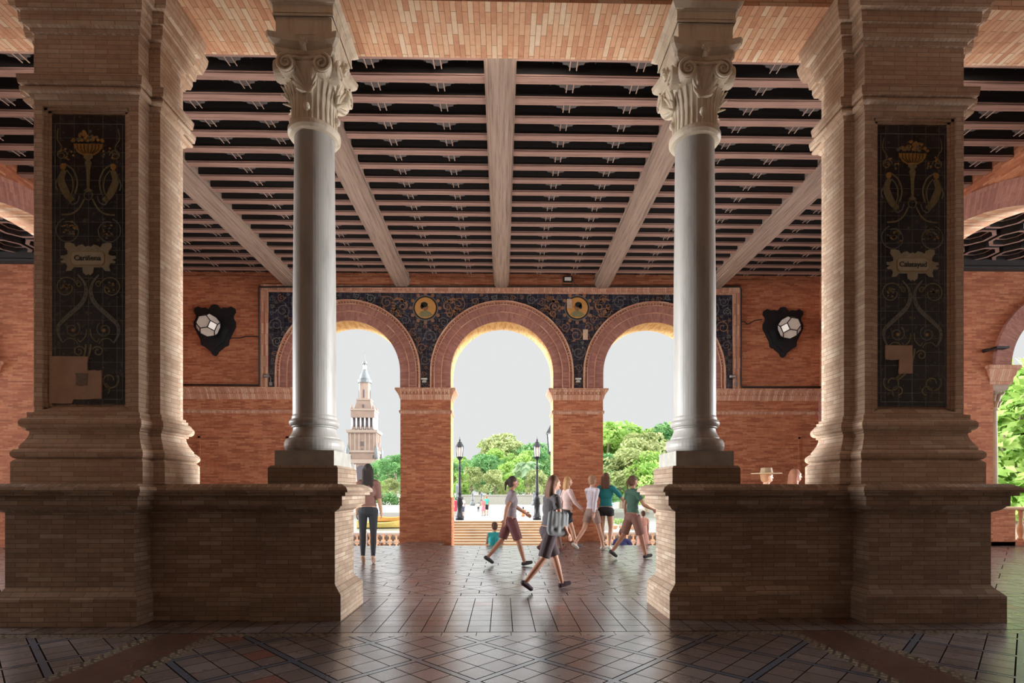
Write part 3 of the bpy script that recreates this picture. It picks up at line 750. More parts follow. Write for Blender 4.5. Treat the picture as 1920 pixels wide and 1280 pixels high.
for r in (.20,.15,.115,.085,.06,.045):
    for t in range(2600):
        x=rr.uniform(-6.4,6.4); z=rr.uniform(ZS,6.85)
        if not freep(x,z,r*.95): continue
        if any(math.hypot(x-a,z-c)<.44+r for a,c in med): continue
        if any(math.hypot(x-a,z-c)<r+q+.015 for a,c,q in placed): continue
        placed.append((x,z,r)); near=min(abs(x-a) for a,_ in med)<1.0 and z>5.9
        b.mat(rr.choice(['fri2','fri1','fri2'] if near else ['fri1','fri1','greyg','fri1','fri2']))
        d=rr.choice((-1,1)); a0=rr.uniform(0,6.28)
        sp=spiral(x,z,r,1.5,a0,d,22,.9,.2); b.ribbon(sp,[.009+.012*r/.2]*23,FY)
        for k in range(3):
            a=a0+k*2.1; b.ribbon([(x+r*.75*math.cos(a),z+r*.75*math.sin(a)),(x+r*1.15*math.cos(a+d*.5),z+r*1.15*math.sin(a+d*.5))],[.045*r/.15,.006],FY)
b.xf(lambda x,y,z:(x-CB,y-YB,z-ZS)); b.obj('scroll_ornament',fr,weld=False)
for i,(x,z) in enumerate(med):
    b=MB().mat('fri1'); b.disc(x,z,.36,.36,FY,.008,36); b.mat('ink'); b.disc(x,z,.325,.325,FY,.011,36); b.mat('gold'); b.disc(x,z,.29,.29,FY,.014,36)
    b.mat('fri2')
    for k in range(12):
        a=k*PI/6; b.disc(x+.40*math.cos(a),z+.40*math.sin(a),.05,.05,FY,.006,10)
    for s in (-1,1): # flame-like leaves beside
        for dx,dz,rr2,dd_ in ((.62,.05,.15,1),(.66,-.16,.10,-1),(.88,-.02,.09,1)): b.ribbon(spiral(x+s*dx,z+dz,rr2,1.3,1.0 if s>0 else 2.1,dd_*s,20,.9,.2),[.05-.035*q/20 for q in range(21)],FY)
        for j,(dx,dz,l) in enumerate(((.62,.20,.30),(.75,-.10,.24))):
            b.ribbon([(x+s*dx,z+dz),(x+s*(dx+l*.5),z+dz+.06),(x+s*(dx+l),z+dz+.01)],[.09,.07,.01],FY)
    b.mat('olive'); # bust
    f_=1 if i==0 else -1
    b.prism([(x-.20,z-.19),(x-.13,z-.11),(x-.03,z-.07),(x+.06,z-.08),(x+.15,z-.13),(x+.2,z-.19),(x+.1,z-.25),(x-.1,z-.25)],FY-.018,FY)
    b.mat('fri2'); b.prism([(x+f_*q[0],z+q[1]) for q in ((-.04,-.08),(-.05,.02),(-.03,.09),(.04,.11),(.07,.06),(.10,.02),(.07,.0),(.07,-.04),(.03,-.06),(.03,-.09))],FY-.021,FY)
    b.mat('ink'); b.disc(x-f_*.03,z+.085,.095,.075,FY,.024,20); b.disc(x-f_*.09,z+.03,.045,.06,FY,.024,14)
    b.xf(lambda x,y,z:(x-CB,y-YB,z-ZS)); o=b.obj('medallion',fr,weld=False)
    o['label']=['round yellow medallion with a profile bust, left one','round yellow medallion with a profile bust, right one'][i]
for px0,px1,py0,py1 in ((1063,1072,561,578),(1093,1102,618,637)):
    b=MB().mat('plaster').box(X(px0,FY),X(px1,FY),FY-.03,FY,zat(py1,px0,FY),zat(py0,px0,FY)); b.xf(lambda x,y,z:(x-CB,y-YB,z-ZS)); b.obj('plaster_patch',fr,weld=False)
# ================================================================== wall lamps
def wall_lamp(px,py,s):
    x,z=X(px,YB),zat(py,px,YB)
    e=empty('wall_lamp',(x,YB,z),0,('faceted glass wall lamp on a black scalloped shield, left of the arches','faceted glass wall lamp on a black scalloped shield, right of the arches')[s>0],'wall lamp','faceted lamps on shields')
    k=.0149; half=[(0,-45),(5,-44),(11,-36),(16,-39),(24,-38),(30,-41),(37,-37),(38,-31),(34,-25),(34,-20),(38,-12),(38,-4),(33,6),(29,14),(26,20),(25,29),(23,31),(18,33),(12,38),(7,42),(4,48),(0,50)]
    pts=[(a*k,-c*k) for a,c in half]; b=mb('iron'); b.prism(pts+[(-a,c) for a,c in pts[::-1]][1:-1],-.05,0)
    b.prism([(a*.8,c*.8) for a,c in pts]+[(-a*.8,c*.8) for a,c in pts[::-1]][1:-1],-.07,-.05); b.obj('shield',e)
    # truncated octahedron lantern
    V=[]
    import itertools
    for p in set(itertools.permutations((0,1,2))):
        for sg in itertools.product((-1,1),repeat=3): V.append(tuple(a*c for a,c in zip(p,sg)))
    V=[Vector(v) for v in sorted(set(V))]
    rot=Euler((math.radians(28),math.radians(-s*14),math.radians(40*s))).to_matrix(); sc=.135
    off=Vector((0,-.36,0))
    faces=[]
    for nrm in [Vector(n) for n in itertools.product((-1,1),repeat=3)]: faces.append((nrm,[v for v in V if abs(v.dot(nrm)-3)<1e-6]))
    for ax in range(3):
        for sg in (-1,1):
            nrm=Vector((0,0,0)); nrm[ax]=sg; faces.append((nrm,[v for v in V if abs(v[ax]-2*sg)<1e-6]))
    g=mb('glass'); fr_=mb('iron')
    for nrm,fv in faces:
        c=sum(fv,Vector())/len(fv); a=(fv[0]-c).normalized(); bb=nrm.normalized().cross(a)
        fv=sorted(fv,key=lambda v:math.atan2((v-c).dot(bb),(v-c).dot(a)))
        g.face([rot@(v*sc)+off for v in fv])
        for i in range(len(fv)): fr_.tube([rot@(fv[i]*sc*1.01)+off,rot@(fv[(i+1)%len(fv)]*sc*1.01)+off],.012,6)
    fr_.lathe(0,0,[(-.2,.02),(.2,.02)],8)
    fr_.tube([(0,-.05,0),(0,-.12,0)],.16,12)
    lo=fr_.obj('lantern_frame',e,weld=False); g.obj('lantern_glass',lo)
    return e
wall_lamp(404,617,-1); wall_lamp(1467,621,1)
def cable(pts,label,name='cable',r=.012):
    P=[(X(a,YB),YB-.02-d,zat(c,a,YB)) for a,c,d in pts]
    tag(mb('cable').tube(P,r,6).obj(name),label,'cable')
cable([(434,634,0),(450,634,0),(462,631,0),(480,631,0),(489,633,0)],'thin black cable from the left wall lamp shield to the frame of the arches')
cable([(1387,604,0),(1395,603,0),(1401,608,0),(1408,605,0),(1414,601,0),(1428,599,0)],'thin wavy black cable from the right wall lamp shield to the frame of the arches')
cable([(346,722.5,.1),(488,723.5,.1),(490,722,.1),(489,545,.09),(490,541,.09),(700,540,.09),(1384,540,.09),(1386,545,.09),(1386,724,.1),(1390,727,.1),(1534,727,.1)],'long black cable outlining the moulded frame of the arches',r=.022)
# floodlight
e=empty('floodlight',(X(1063,YB),YB-.1,zat(537,1063,YB)),0,'small black floodlight standing on the frame moulding above the right medallion','floodlight')
b=mb('iron'); b.stack(-.12,.12,-.13,-.05,[(.05,0),(.19,0),(.20,-.01)]); b.obj('housing',e)
b=mb('iron'); b.tube([(-.14,-.09,.12),(-.14,-.06,.0),(.14,-.06,.0),(.14,-.09,.12)],.01,6); b.obj('bracket',e,weld=False)
b=mb('glass'); b.box(-.09,.09,-.136,-.131,.07,.17); b.obj('front_glass',e)
b=mb('cable'); b.tube([(.13,-.05,.15),(.18,-.03,.1),(.2,-.01,.02),(.28,0,.0)],.008,6); b.obj('lead',e)
for px,py,lb in ((503,706,'small grey spotlight near the lower left corner of the tiled frame'),(1370,707,'small grey spotlight near the lower right corner of the tiled frame')):
    e=empty('spotlight',(X(px,YB),YB-.05,zat(py,px,YB)),0,lb,'spotlight','small spotlights beside the frieze')
    m=simple('grey_metal_%d'%px,(.25,.22,.21),.4,.5)
    b=mb(m); b.tube([(-.08,-.05,0),(.06,-.08,.0)],[.045,.055],12); b.obj('lamp_head',e); b=mb(m); b.tube([(.06,-.05,0),(.10,-.02,-.02),(.10,-.02,-.16)],.014,6); b.box(.06,.14,-.03,.04,-.26,-.16); b.obj('mount',e,weld=False)
for px,lb in ((797,'small pale fixture at the foot of the left spandrel'),(1084,'small pale fixture at the foot of the right spandrel')):
    e=tag(mb('stone').box(-.09,.07,-.10,0,.0,.045).box(-.07,.05,-.07,0,-.07,-.03).box(-.05,.04,-.04,0,-.03,.0).obj('wall_fixture',weld=False),lb,'fixture'); e.location=(X(px,YB),FY,zat(713,px,YB))
e=empty('spotlight',(X(1862,13.4)-.1,13.38,zat(657,1860,13.4)),0,'flat dark spotlight on a bracket on the brick wall at the far right','spotlight')
b=mb('iron'); b.tube([(-.18,0,-.02),(-.10,-.12,-.01),(.0,-.2,.0)],[.05,.03,.02],8); b.obj('bracket',e); b=mb('iron'); b.stack(-.1,.22,-.3,-.12,[(-.02,0),(.03,0)]); b.obj('lamp_head',e)
# ================================================================== right gallery: column and balustrade
for s in (1,-1):
    e=empty('gallery_column',(s*12.74,13.68,.98),0,('slim buff column with leafy capital under the arch at the far right','slim buff column with leafy capital in the left gallery')[s<0],'column')
    b=mb('twall2'); b.stack(-.17,.17,-.17,.17,[(0,0),(.08,0)]); b.lathe(0,0,[(.08,.15),(.12,.17),(.16,.15),(.2,.135)],24); b.obj('column_base',e,weld=False)
    b=mb(M['balu'] if 0 else 'twall2'); b.lathe(0,0,[(.2,.135),(1.5,.132),(2.5,.12)],28); b.obj('shaft',e)
    b=mb('twall2'); b.lathe(0,0,[(2.5,.12),(2.51,.145),(2.54,.145),(2.56,.12),(2.8,.13),(2.98,.19),(3.0,.2)],24); b.stack(-.2,.2,-.2,.2,[(3.0,0),(3.03,.03),(3.10,.04),(3.14,.04)])
    for q in range(8):
        a=q*PI/4
        for zz,rr_ in ((2.58,.13),(2.75,.15)):
            aa=a+(PI/8 if zz>2.6 else 0); b.tube([(rr_*math.cos(aa),rr_*math.sin(aa),zz),((rr_+.03)*math.cos(aa),(rr_+.03)*math.sin(aa),zz+.13),((rr_+.09)*math.cos(aa),(rr_+.09)*math.sin(aa),zz+.16)],[.035,.04,.012],6)
    for q in range(4):
        a=PI/4+q*PI/2; b.tube([(.2*math.cos(a),.2*math.sin(a),2.95),(.25*math.cos(a),.25*math.sin(a),2.92)],[.05,.05],10)
    b.obj('capital',e,weld=False)
    e=empty('gallery_balustrade',(s*14.5,13.7,0),0,('brick and terracotta balustrade below the arch at the far right','brick and terracotta balustrade in the left gallery')[s<0],'balustrade')
    b=mb('wallb'); 
    for q in (-1.68,1.68): b.box(q-.29,q+.29,-.3,.25,0,.92)
    b.stack(-1.97,1.97,-.25,.2,[(0,.05),(.1,.05),(.12,0)]); b.obj('brick_block',e,weld=False)
    b=mb('balu'); b.stack(-1.97,1.97,-.3,.25,[(.92,0),(.93,.03),(.97,.04),(.98,.03)]); b.obj('handrail',e)
    for q in range(10):
        b=mb('balu'); b.lathe(-1.25+q*.278,-.02,[(.12,.07),(.17,.07),(.19,.045),(.30,.075),(.40,.085),(.5,.06),(.56,.04),(.60,.055),(.63,.04),(.80,.06),(.86,.05),(.87,.07),(.92,.07)],14); b.obj('baluster',e)
# ================================================================== outdoors
GZ=-.94
def gbox(b,*a): b.box(*a); return b
b=mb('plazag'); b.box(-7,7,42,400,GZ-3,GZ); b.box(-400,-7,58,400,GZ-3,GZ); b.box(7,400,58,400,GZ-3,GZ); b.box(-400,-4.3,30,31.2,GZ-3,GZ); b.box(4.3,400,30,31.2,GZ-3,GZ)
struct(b.obj('floor_plaza',weld=False))
b=mb('plazag'); b.box(-60,60,15.0,30,-3.2,-2.9); struct(b.obj('floor_court'))
# landing steps just beyond the hall floor
b=mb('step')
for k in range(5): b.box(-5.66,5.64,13.7+.0+.45*k,13.7+.45*(k+1),-3,-.32-.17*k)
b.box(-5.9,5.9,15.95,20,-3,-1.2)
for k in range(9): b.box(-5.9,5.9,20+.35*k,20+.35*(k+1),-3,-1.35-.17*k)
struct(b.obj('trim_steps',weld=False))
# stairs up to the bridge
e=empty('staircase',(0,42,GZ),0,'wide pale stone staircase beyond the central arch leading up to the plaza','staircase')
for k in range(11):
    b=mb('step'); b.box(-4.3,4.3,-.36*(k+1),.0,-.18*(k+1)-.02+0,-.18*k-.135 if 0 else -.18*k-.12+.06-.0)
    b=mb('step'); z=-.18*k; b.box(-4.3,4.3,-.36*k-.40,-.36*k+.05,z-.055,z); b.mat('riser'); b.box(-4.3,4.3,-.36*k-.36,-.36*k+.05,z-.18,z-.055); b.obj('stair_step',e,weld=False)
for s in (-1,1):
    b=mb('balu'); b.box(s*4.3-.15,s*4.3+.15,-4.2,.2,-3,.1); b.obj('side_wall',e)
# canal
m,nt,bb=newmat('canal_water'); bb.inputs['Base Color'].default_value=(.42,.45,.42,1); bb.inputs['Roughness'].default_value=.12; bb.inputs['Specular IOR Level'].default_value=1
tcn=nd(nt,'ShaderNodeTexCoord').outputs['Object']; mp=nd(nt,'ShaderNodeMapping'); mp.inputs['Scale'].default_value=(.4,1.6,1); L(nt,tcn,mp.inputs[0]); bump(nt,bb,noise(nt,mp.outputs[0],1.5,3),.25,.05); M['water']=m
for s in (-1,1):
    b=mb('water'); b.box(*sorted((s*7,s*60)),31.2,58,-1.7,-1.5); o=tag(b.obj('canal_water'),('calm pale canal water beyond the left balustrade','calm pale canal water beyond the right balustrade')[s>0],'water'); o['kind']='stuff'
    o['kind']='structure'
# pierced canal balustrades
for s in (-1,1):
    e=empty('canal_balustrade',(s*9.3,29.75,GZ-.98),0,('pierced terracotta balustrade by the water, seen under the left arch','pierced terracotta balustrade by the water, seen under the right arch')[s>0],'balustrade')
    w=4.9
    b=mb('twall2'); b.box(-w,w,-.12,.12,.90,1.0); b.box(-w,w,-.12,.12,-.4,.08); b.box(-w,w,-.1,.1,.46,.52); b.obj('rail',e,weld=False)
    b=mb('balu')
    n=int(2*w/.36)
    for k in range(n):
        x=-w+.18+k*.36
        for zc in (.27,.71):
            b.box(x-.18,x-.1,-.09,.09,zc-.2,zc+.2)
            for a,c in ((-.1,-.1),(.18,-.1),(-.1,.1),(.18,.1)): b.box(x+a-.0 if a<0 else x+.10,x-.02 if a<0 else x+.18,-.08,.08,zc+(c if c>0 else -.2),zc+(.2 if c>0 else c))
    b.obj('pierced_panel',e,weld=False)
    for x in (-w,-w/3,w/3,w):
        b=mb('twall2'); b.stack(x-.18,x+.18,-.2,.2,[(-.4,0),(1.02,0),(1.03,.05),(1.1,.05),(1.14,-.04)]); b.obj('post',e)
# leaf clusters
def leafball(b,cx,cy,cz,r,n,sz,rnd,flat=.8):
    for i in range(n):
        t=rnd.uniform(0,2*PI); c=rnd.uniform(-1,1); q=r*rnd.uniform(.72,1.03); s_=math.sqrt(1-c*c)
        p=Vector((cx+q*s_*math.cos(t),cy+q*s_*math.sin(t),cz+q*c*flat))
        a=Vector((rnd.uniform(-1,1),rnd.uniform(-1,1),rnd.uniform(-1,1))).normalized(); d=a.orthogonal().normalized(); k=sz*rnd.uniform(.6,1.3)
        e2=a.cross(d); b.face([p-d*k*.5,p+e2*k*.3,p+d*k*.6,p-e2*k*.3])
def tree_mesh(seed,mat,W=5,H=12,n=26,sz=.55,per=170):
    rnd=random.Random(seed); b=mb(mat)
    for i in range(n):
        t=rnd.uniform(0,2*PI); h=rnd.random()**.8; rad=W*math.sin(PI*(.18+.72*h))*rnd.uniform(.2,.85)
        leafball(b,rad*math.cos(t),rad*math.sin(t),H*(.22+.70*h),W*rnd.uniform(.22,.36),per,sz,rnd)
    cm=b.mesh('crown',False)
    b=mb('trunk'); b.tube([(0,0,0),(.15,.1,H*.25),(-.1,0,H*.5),(.1,0,H*.8)],[.4,.32,.22,.08],8)
    for k in range(7):
        a=rnd.uniform(0,6.28); z=H*rnd.uniform(.2,.55); b.tube([(0,0,z),(W*.3*math.cos(a),W*.3*math.sin(a),z+H*.12),(W*.6*math.cos(a),W*.6*math.sin(a),z+H*.25)],[.16,.1,.04],6)
    return cm,b.mesh('trunk',False)
TM=[tree_mesh(1,M['leafA']),tree_mesh(2,M['leafB']),tree_mesh(3,M['leafC']),tree_mesh(4,M['leafA'],W=4,H=12,n=22),tree_mesh(5,M['leafB'],W=6,H=11,n=30)]
def tree(px,top,Y,kind,label,wid=1.0,group='park trees beyond the canal',base=GZ):
    x=X(px,Y); zt=zat(top,px,Y); H=zt-base; sz=H/([12,12,12,12,11][kind]*.92); wid*=1.15
    e=empty('tree',(x,Y,base),R.uniform(0,6.28),label,'tree',group); e.scale=(sz*wid,sz*wid,sz)
    for nm,me in zip(('crown','trunk'),TM[kind]): coll(bpy.data.objects.new(nm,me)).parent=e
    return e
T=[(850,872,120,1,'dark green tree just right of the left far pier'),(868,862,135,0,'yellow-green tree behind the left street lamp'),(884,880,105,2,'short olive tree between the lamp and the couple'),(899,858,125,1,'dark green tree left of the tall pale eucalyptus crown'),
(915,862,110,4,'broad green tree above the couple in the plaza'),(936,850,125,0,'bright green tree in the middle of the central arch'),(943,822,150,2,'tallest pale crown rising above the middle of the park'),(962,836,145,2,'thin olive crown right of the tallest tree'),
(950,870,100,3,'bright round tree above the orange seated person'),(976,848,150,1,'tree with dark crown behind the palm'),(992,852,120,0,'green tree right of the palm'),(1000,843,140,4,'broad green tree left of the right street lamp'),(1020,850,110,1,'green tree behind the right street lamp'),(1034,848,125,0,'green tree at the right edge of the central arch'),
(928,885,95,2,'low olive tree in the front row of the park'),(1006,885,98,2,'low pale tree beside the right street lamp foot'),(866,888,96,3,'low fresh green tree by the red dress')]
for a in T: tree(*a)
for a in [(742,858,170,1,'green tree touching the left far pier, behind the tower annex'),(724,868,190,4,'green tree right beside the tower'),(733,900,120,2,'low tree in front of the annex of the tower'),(712,905,150,0,'small tree at the foot of the tower')]: tree(*a,wid=1.1,group='trees beside the tower')
for a in [(1140,803,62,0,'tall bright tree beside the right far pier'),(1165,815,70,3,'bright tree in the middle of the right arch'),(1188,806,66,0,'tall bright tree second from the right column'),(1212,822,58,2,'olive green tree left of the right column'),(1240,803,64,3,'tall fresh tree partly behind the right column'),(1262,808,60,1,'deep green tree behind the right column'),(1178,850,50,2,'lower olive tree in front of the right arch trees'),(1232,856,48,0,'lower bright tree beside the column base'),(1135,860,52,1,'lower dark tree beside the right far pier')]: tree(*a,wid=1.15,group='trees seen through the right arch')
for a in [(1896,745,30,0,'bright tree behind the far right column'),(1925,690,28,3,'tall bright tree at the right edge of the photo'),(1880,800,34,1,'dark tree low behind the far right column')]: tree(*a,wid=1.1,group='trees outside the right gallery',base=-2.9)
# hedge
for s,x0,x1 in ((-1,-40,-8),(1,8,40)):
    rnd=random.Random(9+s); b=mb('leafB'); 
    for k in range(120): leafball(b,rnd.uniform(x0,x1),90+rnd.uniform(-.5,.5),GZ+rnd.uniform(.2,1.6),.8,40,.4,rnd)
    o=tag(b.obj('hedge',weld=False),('clipped dark hedge at the foot of the park trees, left part','clipped dark hedge at the foot of the park trees, right part')[s>0],'hedge'); o['kind']='stuff'
b=mb('stone'); b.stack(-9,9,92,92.6,[(GZ,0),(GZ+1.5,0),(GZ+1.5,.1),(GZ+1.7,.1)]); tag(b.obj('low_wall'),'low grey wall at the far side of the plaza, below the trees','wall')
# palm
Y=105; e=empty('palm_tree',(X(988,Y),Y,GZ),0,'tall palm with drooping pale fronds left of the right street lamp','palm tree')
H=zat(874,988,Y)-GZ; b=mb('trunk'); b.tube([(0,0,0),(.1,0,H*.5),(0,0,H)],[.35,.28,.25],10); b.obj('trunk',e)
for k in range(34):
    a=2*PI*k/34*3.1; el=R.uniform(-.2,1.1); l=R.uniform(2.8,3.8); b=mb('leafP'); pts=[]
    for j in range(9):
        t=j/8; r=l*t*math.cos(el*(1-t*.3)); z=H+l*t*math.sin(el)-2.6*t*t; pts.append(Vector((r*math.cos(a),r*math.sin(a),z)))
    for j in range(8):
        p,q=pts[j],pts[j+1]; d=(q-p).normalized(); sd=d.cross(Vector((0,0,1))).normalized()
        for s in (-1,1):
            for i in range(2):
                o_=p+(q-p)*(i/2); b.face([o_,o_+(q-p)*.45,o_+(q-p)*.9+sd*s*.8+Vector((0,0,-.35)),o_+(q-p)*.6+sd*s*.75+Vector((0,0,-.35))])
    b.obj('frond',e,weld=False)
# street lamps
def street_lamp(px,top,Y,label,base=GZ,bottom=None):
    x=X(px,Y); e=empty('street_lamp',(x,Y,base),0,label,'street lamp','ornate black street lamps'); H=zat(top,px,Y)-base; k=H/6.6
    def lz(p,n=12): return mb('iron').lathe(0,0,[(z*k,r*k) for z,r in p],n)
    lz([(0,.32),(.3,.32),(.35,.24),(1.2,.22),(1.25,.28),(1.6,.20),(1.7,.30),(1.8,.14),(2.0,.13),(2.1,.2),(2.2,.14),(4.0,.08),(4.1,.13),(4.2,.13),(4.25,.07),(4.5,.06),(4.55,.1),(4.6,.05)],12).obj('post',e)
    b=mb('iron'); b.lathe(0,0,[(4.6*k,.06*k),(4.75*k,.10*k),(4.95*k,.26*k),(5.0*k,.28*k)],6,smooth=False); b.lathe(0,0,[(5.75*k,.34*k),(5.8*k,.33*k),(6.05*k,.2*k),(6.15*k,.16*k),(6.2*k,.06*k),(6.3*k,.08*k),(6.4*k,.03*k),(6.6*k,.01*k)],6,smooth=False)
    for q in range(6): a=q*PI/3; b.tube([(.22*k*math.cos(a),.22*k*math.sin(a),5*k),(.28*k*math.cos(a),.28*k*math.sin(a),5.76*k)],.022*k,5)
    lo=b.obj('lantern_frame',e,weld=False)
    mb('glass').lathe(0,0,[(5.0*k,.2*k),(5.75*k,.26*k)],6,smooth=False).obj('lantern_glass',lo)
    return e
street_lamp(862,818,43,'ornate black street lamp in the plaza, left of the two in the central arch')
street_lamp(1007,818,43,'ornate black street lamp in the plaza, right of the two in the central arch')
street_lamp(1038,778,31,'black street lamp half hidden by the right far pier',-2.9)
for px,top,Y,lb in ((857,905,75,'pale ceramic lamp post nearest the left far pier'),(886,922,85,'pale ceramic lamp post left of the couple'),(903,922,85,'pale ceramic lamp post right beside the couple'),(1001,922,85,'pale ceramic lamp post behind the walkers')):
    e=empty('ceramic_post',(X(px,Y),Y,GZ),0,lb,'lamp post','ceramic lamp posts'); H=zat(top,px,Y)-GZ
    mb('tblue').lathe(0,0,[(0,.4),(.5,.4),(.6,.25),(H*.4,.2),(H*.42,.3),(H*.46,.2),(H*.8,.14),(H*.82,.22),(H,.05)],12).obj('post',e)
# fountain
Y=110; e=empty('fountain',(X(662,Y),Y,GZ),0,'white water jet of a fountain left of the woman','fountain')
mb('stone').lathe(0,0,[(0,4),(.6,4),(.65,3.8),(.4,3.7)],32).obj('basin',e)
zt=zat(868,662,Y)-GZ; b=mb('twhite')
for k in range(26):
    a=R.uniform(0,6.28); r=R.uniform(.1,.6); b.tube([(0,0,.4),(r*math.cos(a)*.3,r*math.sin(a)*.3,zt*.7*R.uniform(.8,1.1)),(r*math.cos(a),r*math.sin(a),zt*R.uniform(.75,1)),(r*1.8*math.cos(a),r*1.8*math.sin(a),zt*.35)],[.12,.16,.14,.05],6)
b.obj('water_jet',e,weld=False)
# boats
for px,py,c,lb in ((733,978,(.75,.36,.08),'orange rowing boat on the canal beside the left far pier'),(712,990,(.55,.42,.12),'yellow and dark rowing boat on the canal near the woman')):
    x,y=ground(px,py,-1.5); e=empty('rowing_boat',(x,y,-1.5),.15,lb,'boat','rowing boats on the canal'); hm=simple('boat_hull_%d'%px,c,.5)
    b=mb(hm); rs=[]
    for t in [i/10 for i in range(11)]:
        w=.65*math.sin(PI*(.08+.84*t))**.6; xx=-1.7+3.4*t; rs.append([(xx,-w,.42+.2*abs(2*t-1)**2),(xx,-w*.7,.1),(xx,0,-.02),(xx,w*.7,.1),(xx,w,.42+.2*abs(2*t-1)**2),(xx,w*.8,.38),(xx,0,.12),(xx,-w*.8,.38)])
    b.rings(rs,smooth=False); b.obj('hull',e)
    b=mb('trunk'); 
    for q in (-.7,.3): b.box(q,q+.25,-.5,.5,.33,.37)
    b.obj('thwart',e,weld=False)
# flower planters on the right balustrade
for i,(px,lb) in enumerate(((1152,'small green flower pot on the right balustrade, left one'),(1167,'bushy flower planter in the middle of the right balustrade'),(1185,'green flower planter on the right balustrade, right one'))):
    e=empty('flower_planter',(X(px,30.3),30.3,GZ+.16),0,lb,'planter','flower planters'); b=mb('balu'); b.lathe(0,0,[(0,.12),(.05,.14),(.18,.2),(.2,.2)],14); b.obj('pot',e)
    b=mb('leafA'); rnd=random.Random(i)
    for k in range(5): leafball(b,rnd.uniform(-.2,.2),rnd.uniform(-.1,.1),.3+rnd.uniform(0,.22),.14,30,.09,rnd)
    b.obj('foliage',e,weld=False)
# ------------------------------------------------------------------ tower
Y=250; kx=.25; TX=X(684,Y)
e=empty('tower',(TX,Y,GZ),.06,'tall ornate brick tower with grey dome seen through the left arch','tower')
def tz(y): return (920-y)*kx+1.4-GZ
def tb(mat,name,items,par=e):
    b=MB().mat(mat)
    for it in items:
        if it[0]=='s': _,h,y1,y0,pr=it; b.stack(-h,h,-h,h,[(tz(y),o) for y,o in pr])
    return b.obj(name,par,weld=False)
def sq(h0,y0,y1,mat,name,h1=None):
    h1=h1 or h0; b=MB().mat(mat); b.stack(0,0,0,0,[(tz(y0),h0*kx),(tz(y1),h1*kx)]); return b.obj(name,e)
low=sq(27,945,866,'twall','lower_stage'); sq(29,870,863,'twall2','lower_balcony')
mid=sq(24.5,863,812,'twall','middle_stage'); sq(26,850,846,'twall2','string_course'); sq(27.5,814,809,'twall2','upper_balcony',28)
lg=sq(17,810,782,'tdark','loggia_core'); 
for a in range(6):
    for sx,sy in ((1,0),(0,1),(-1,0),(0,-1)):
        t=(-19+a*7.6)*kx; p=19.3*kx; x,y=(t,p*sy) if sy else (p*sx,t)
        mb('twhite').lathe(x,y,[(tz(807),.42),(tz(785),.36)],8).obj('loggia_column',e)
b=mb('twall')
for a in range(5):
    for sx,sy in ((1,0),(0,1),(-1,0),(0,-1)):
        t=(-15.2+a*7.6)*kx; p=19*kx; x,y=(t,p*sy) if sy else (p*sx,t); b.box(x-.35,x+.35,y-.35,y+.35,tz(811),tz(803))
b.obj('loggia_parapet',e,weld=False)
sq(21,786,771,'twall','loggia_entablature'); sq(22,773,770,'twall2','loggia_cornice'); sq(16,770,753,'twall','tapering_stage',12); sq(13,753,750,'twall2','ring_course')
def oc(r0,y0,y1,mat,name,r1=None,n=8): 
    r1=r1 or r0; return mb(mat).lathe(0,0,[(tz(y0),r0*kx),(tz(y1),r1*kx)],n,smooth=False).obj(name,e)
dr=oc(10.3,751,719,'twall','drum'); oc(12.5,719,714,'tblue','dome_cornice',12.8,16)
mb('tblue').lathe(0,0,[(tz(714),10*kx),(tz(710),9.8*kx),(tz(705),8.5*kx),(tz(700),6*kx),(tz(697),4*kx)],16).obj('dome',e)
oc(4.5,698,694,'tblue','lantern_base',4,8)
for q in range(6): a=q*PI/3; mb('twhite').lathe(3*kx*math.cos(a),3*kx*math.sin(a),[(tz(694),.14),(tz(683),.14)],6).obj('lantern_column',e)
mb('tblue').lathe(0,0,[(tz(684),5*kx),(tz(682),4.6*kx),(tz(678),3*kx),(tz(676),.4*kx),(tz(668),.5*kx),(tz(666),.9*kx),(tz(664),.3*kx),(tz(659),.1*kx)],12).obj('cupola',e)
for sx in (-1,1):
    for sy in (-1,1):
        mb('tblue').lathe(sx*26*kx,sy*26*kx,[(tz(862),3.4*kx),(tz(852),3.4*kx),(tz(846),3.6*kx),(tz(841),2*kx),(tz(836),.6*kx),(tz(832),.2*kx)],10).obj('turret',e)
        mb('twall').lathe(sx*19*kx,sy*19*kx,[(tz(772),2.2*kx),(tz(766),2.2*kx),(tz(763),1*kx),(tz(760),.2*kx)],8).obj('pinnacle',e)
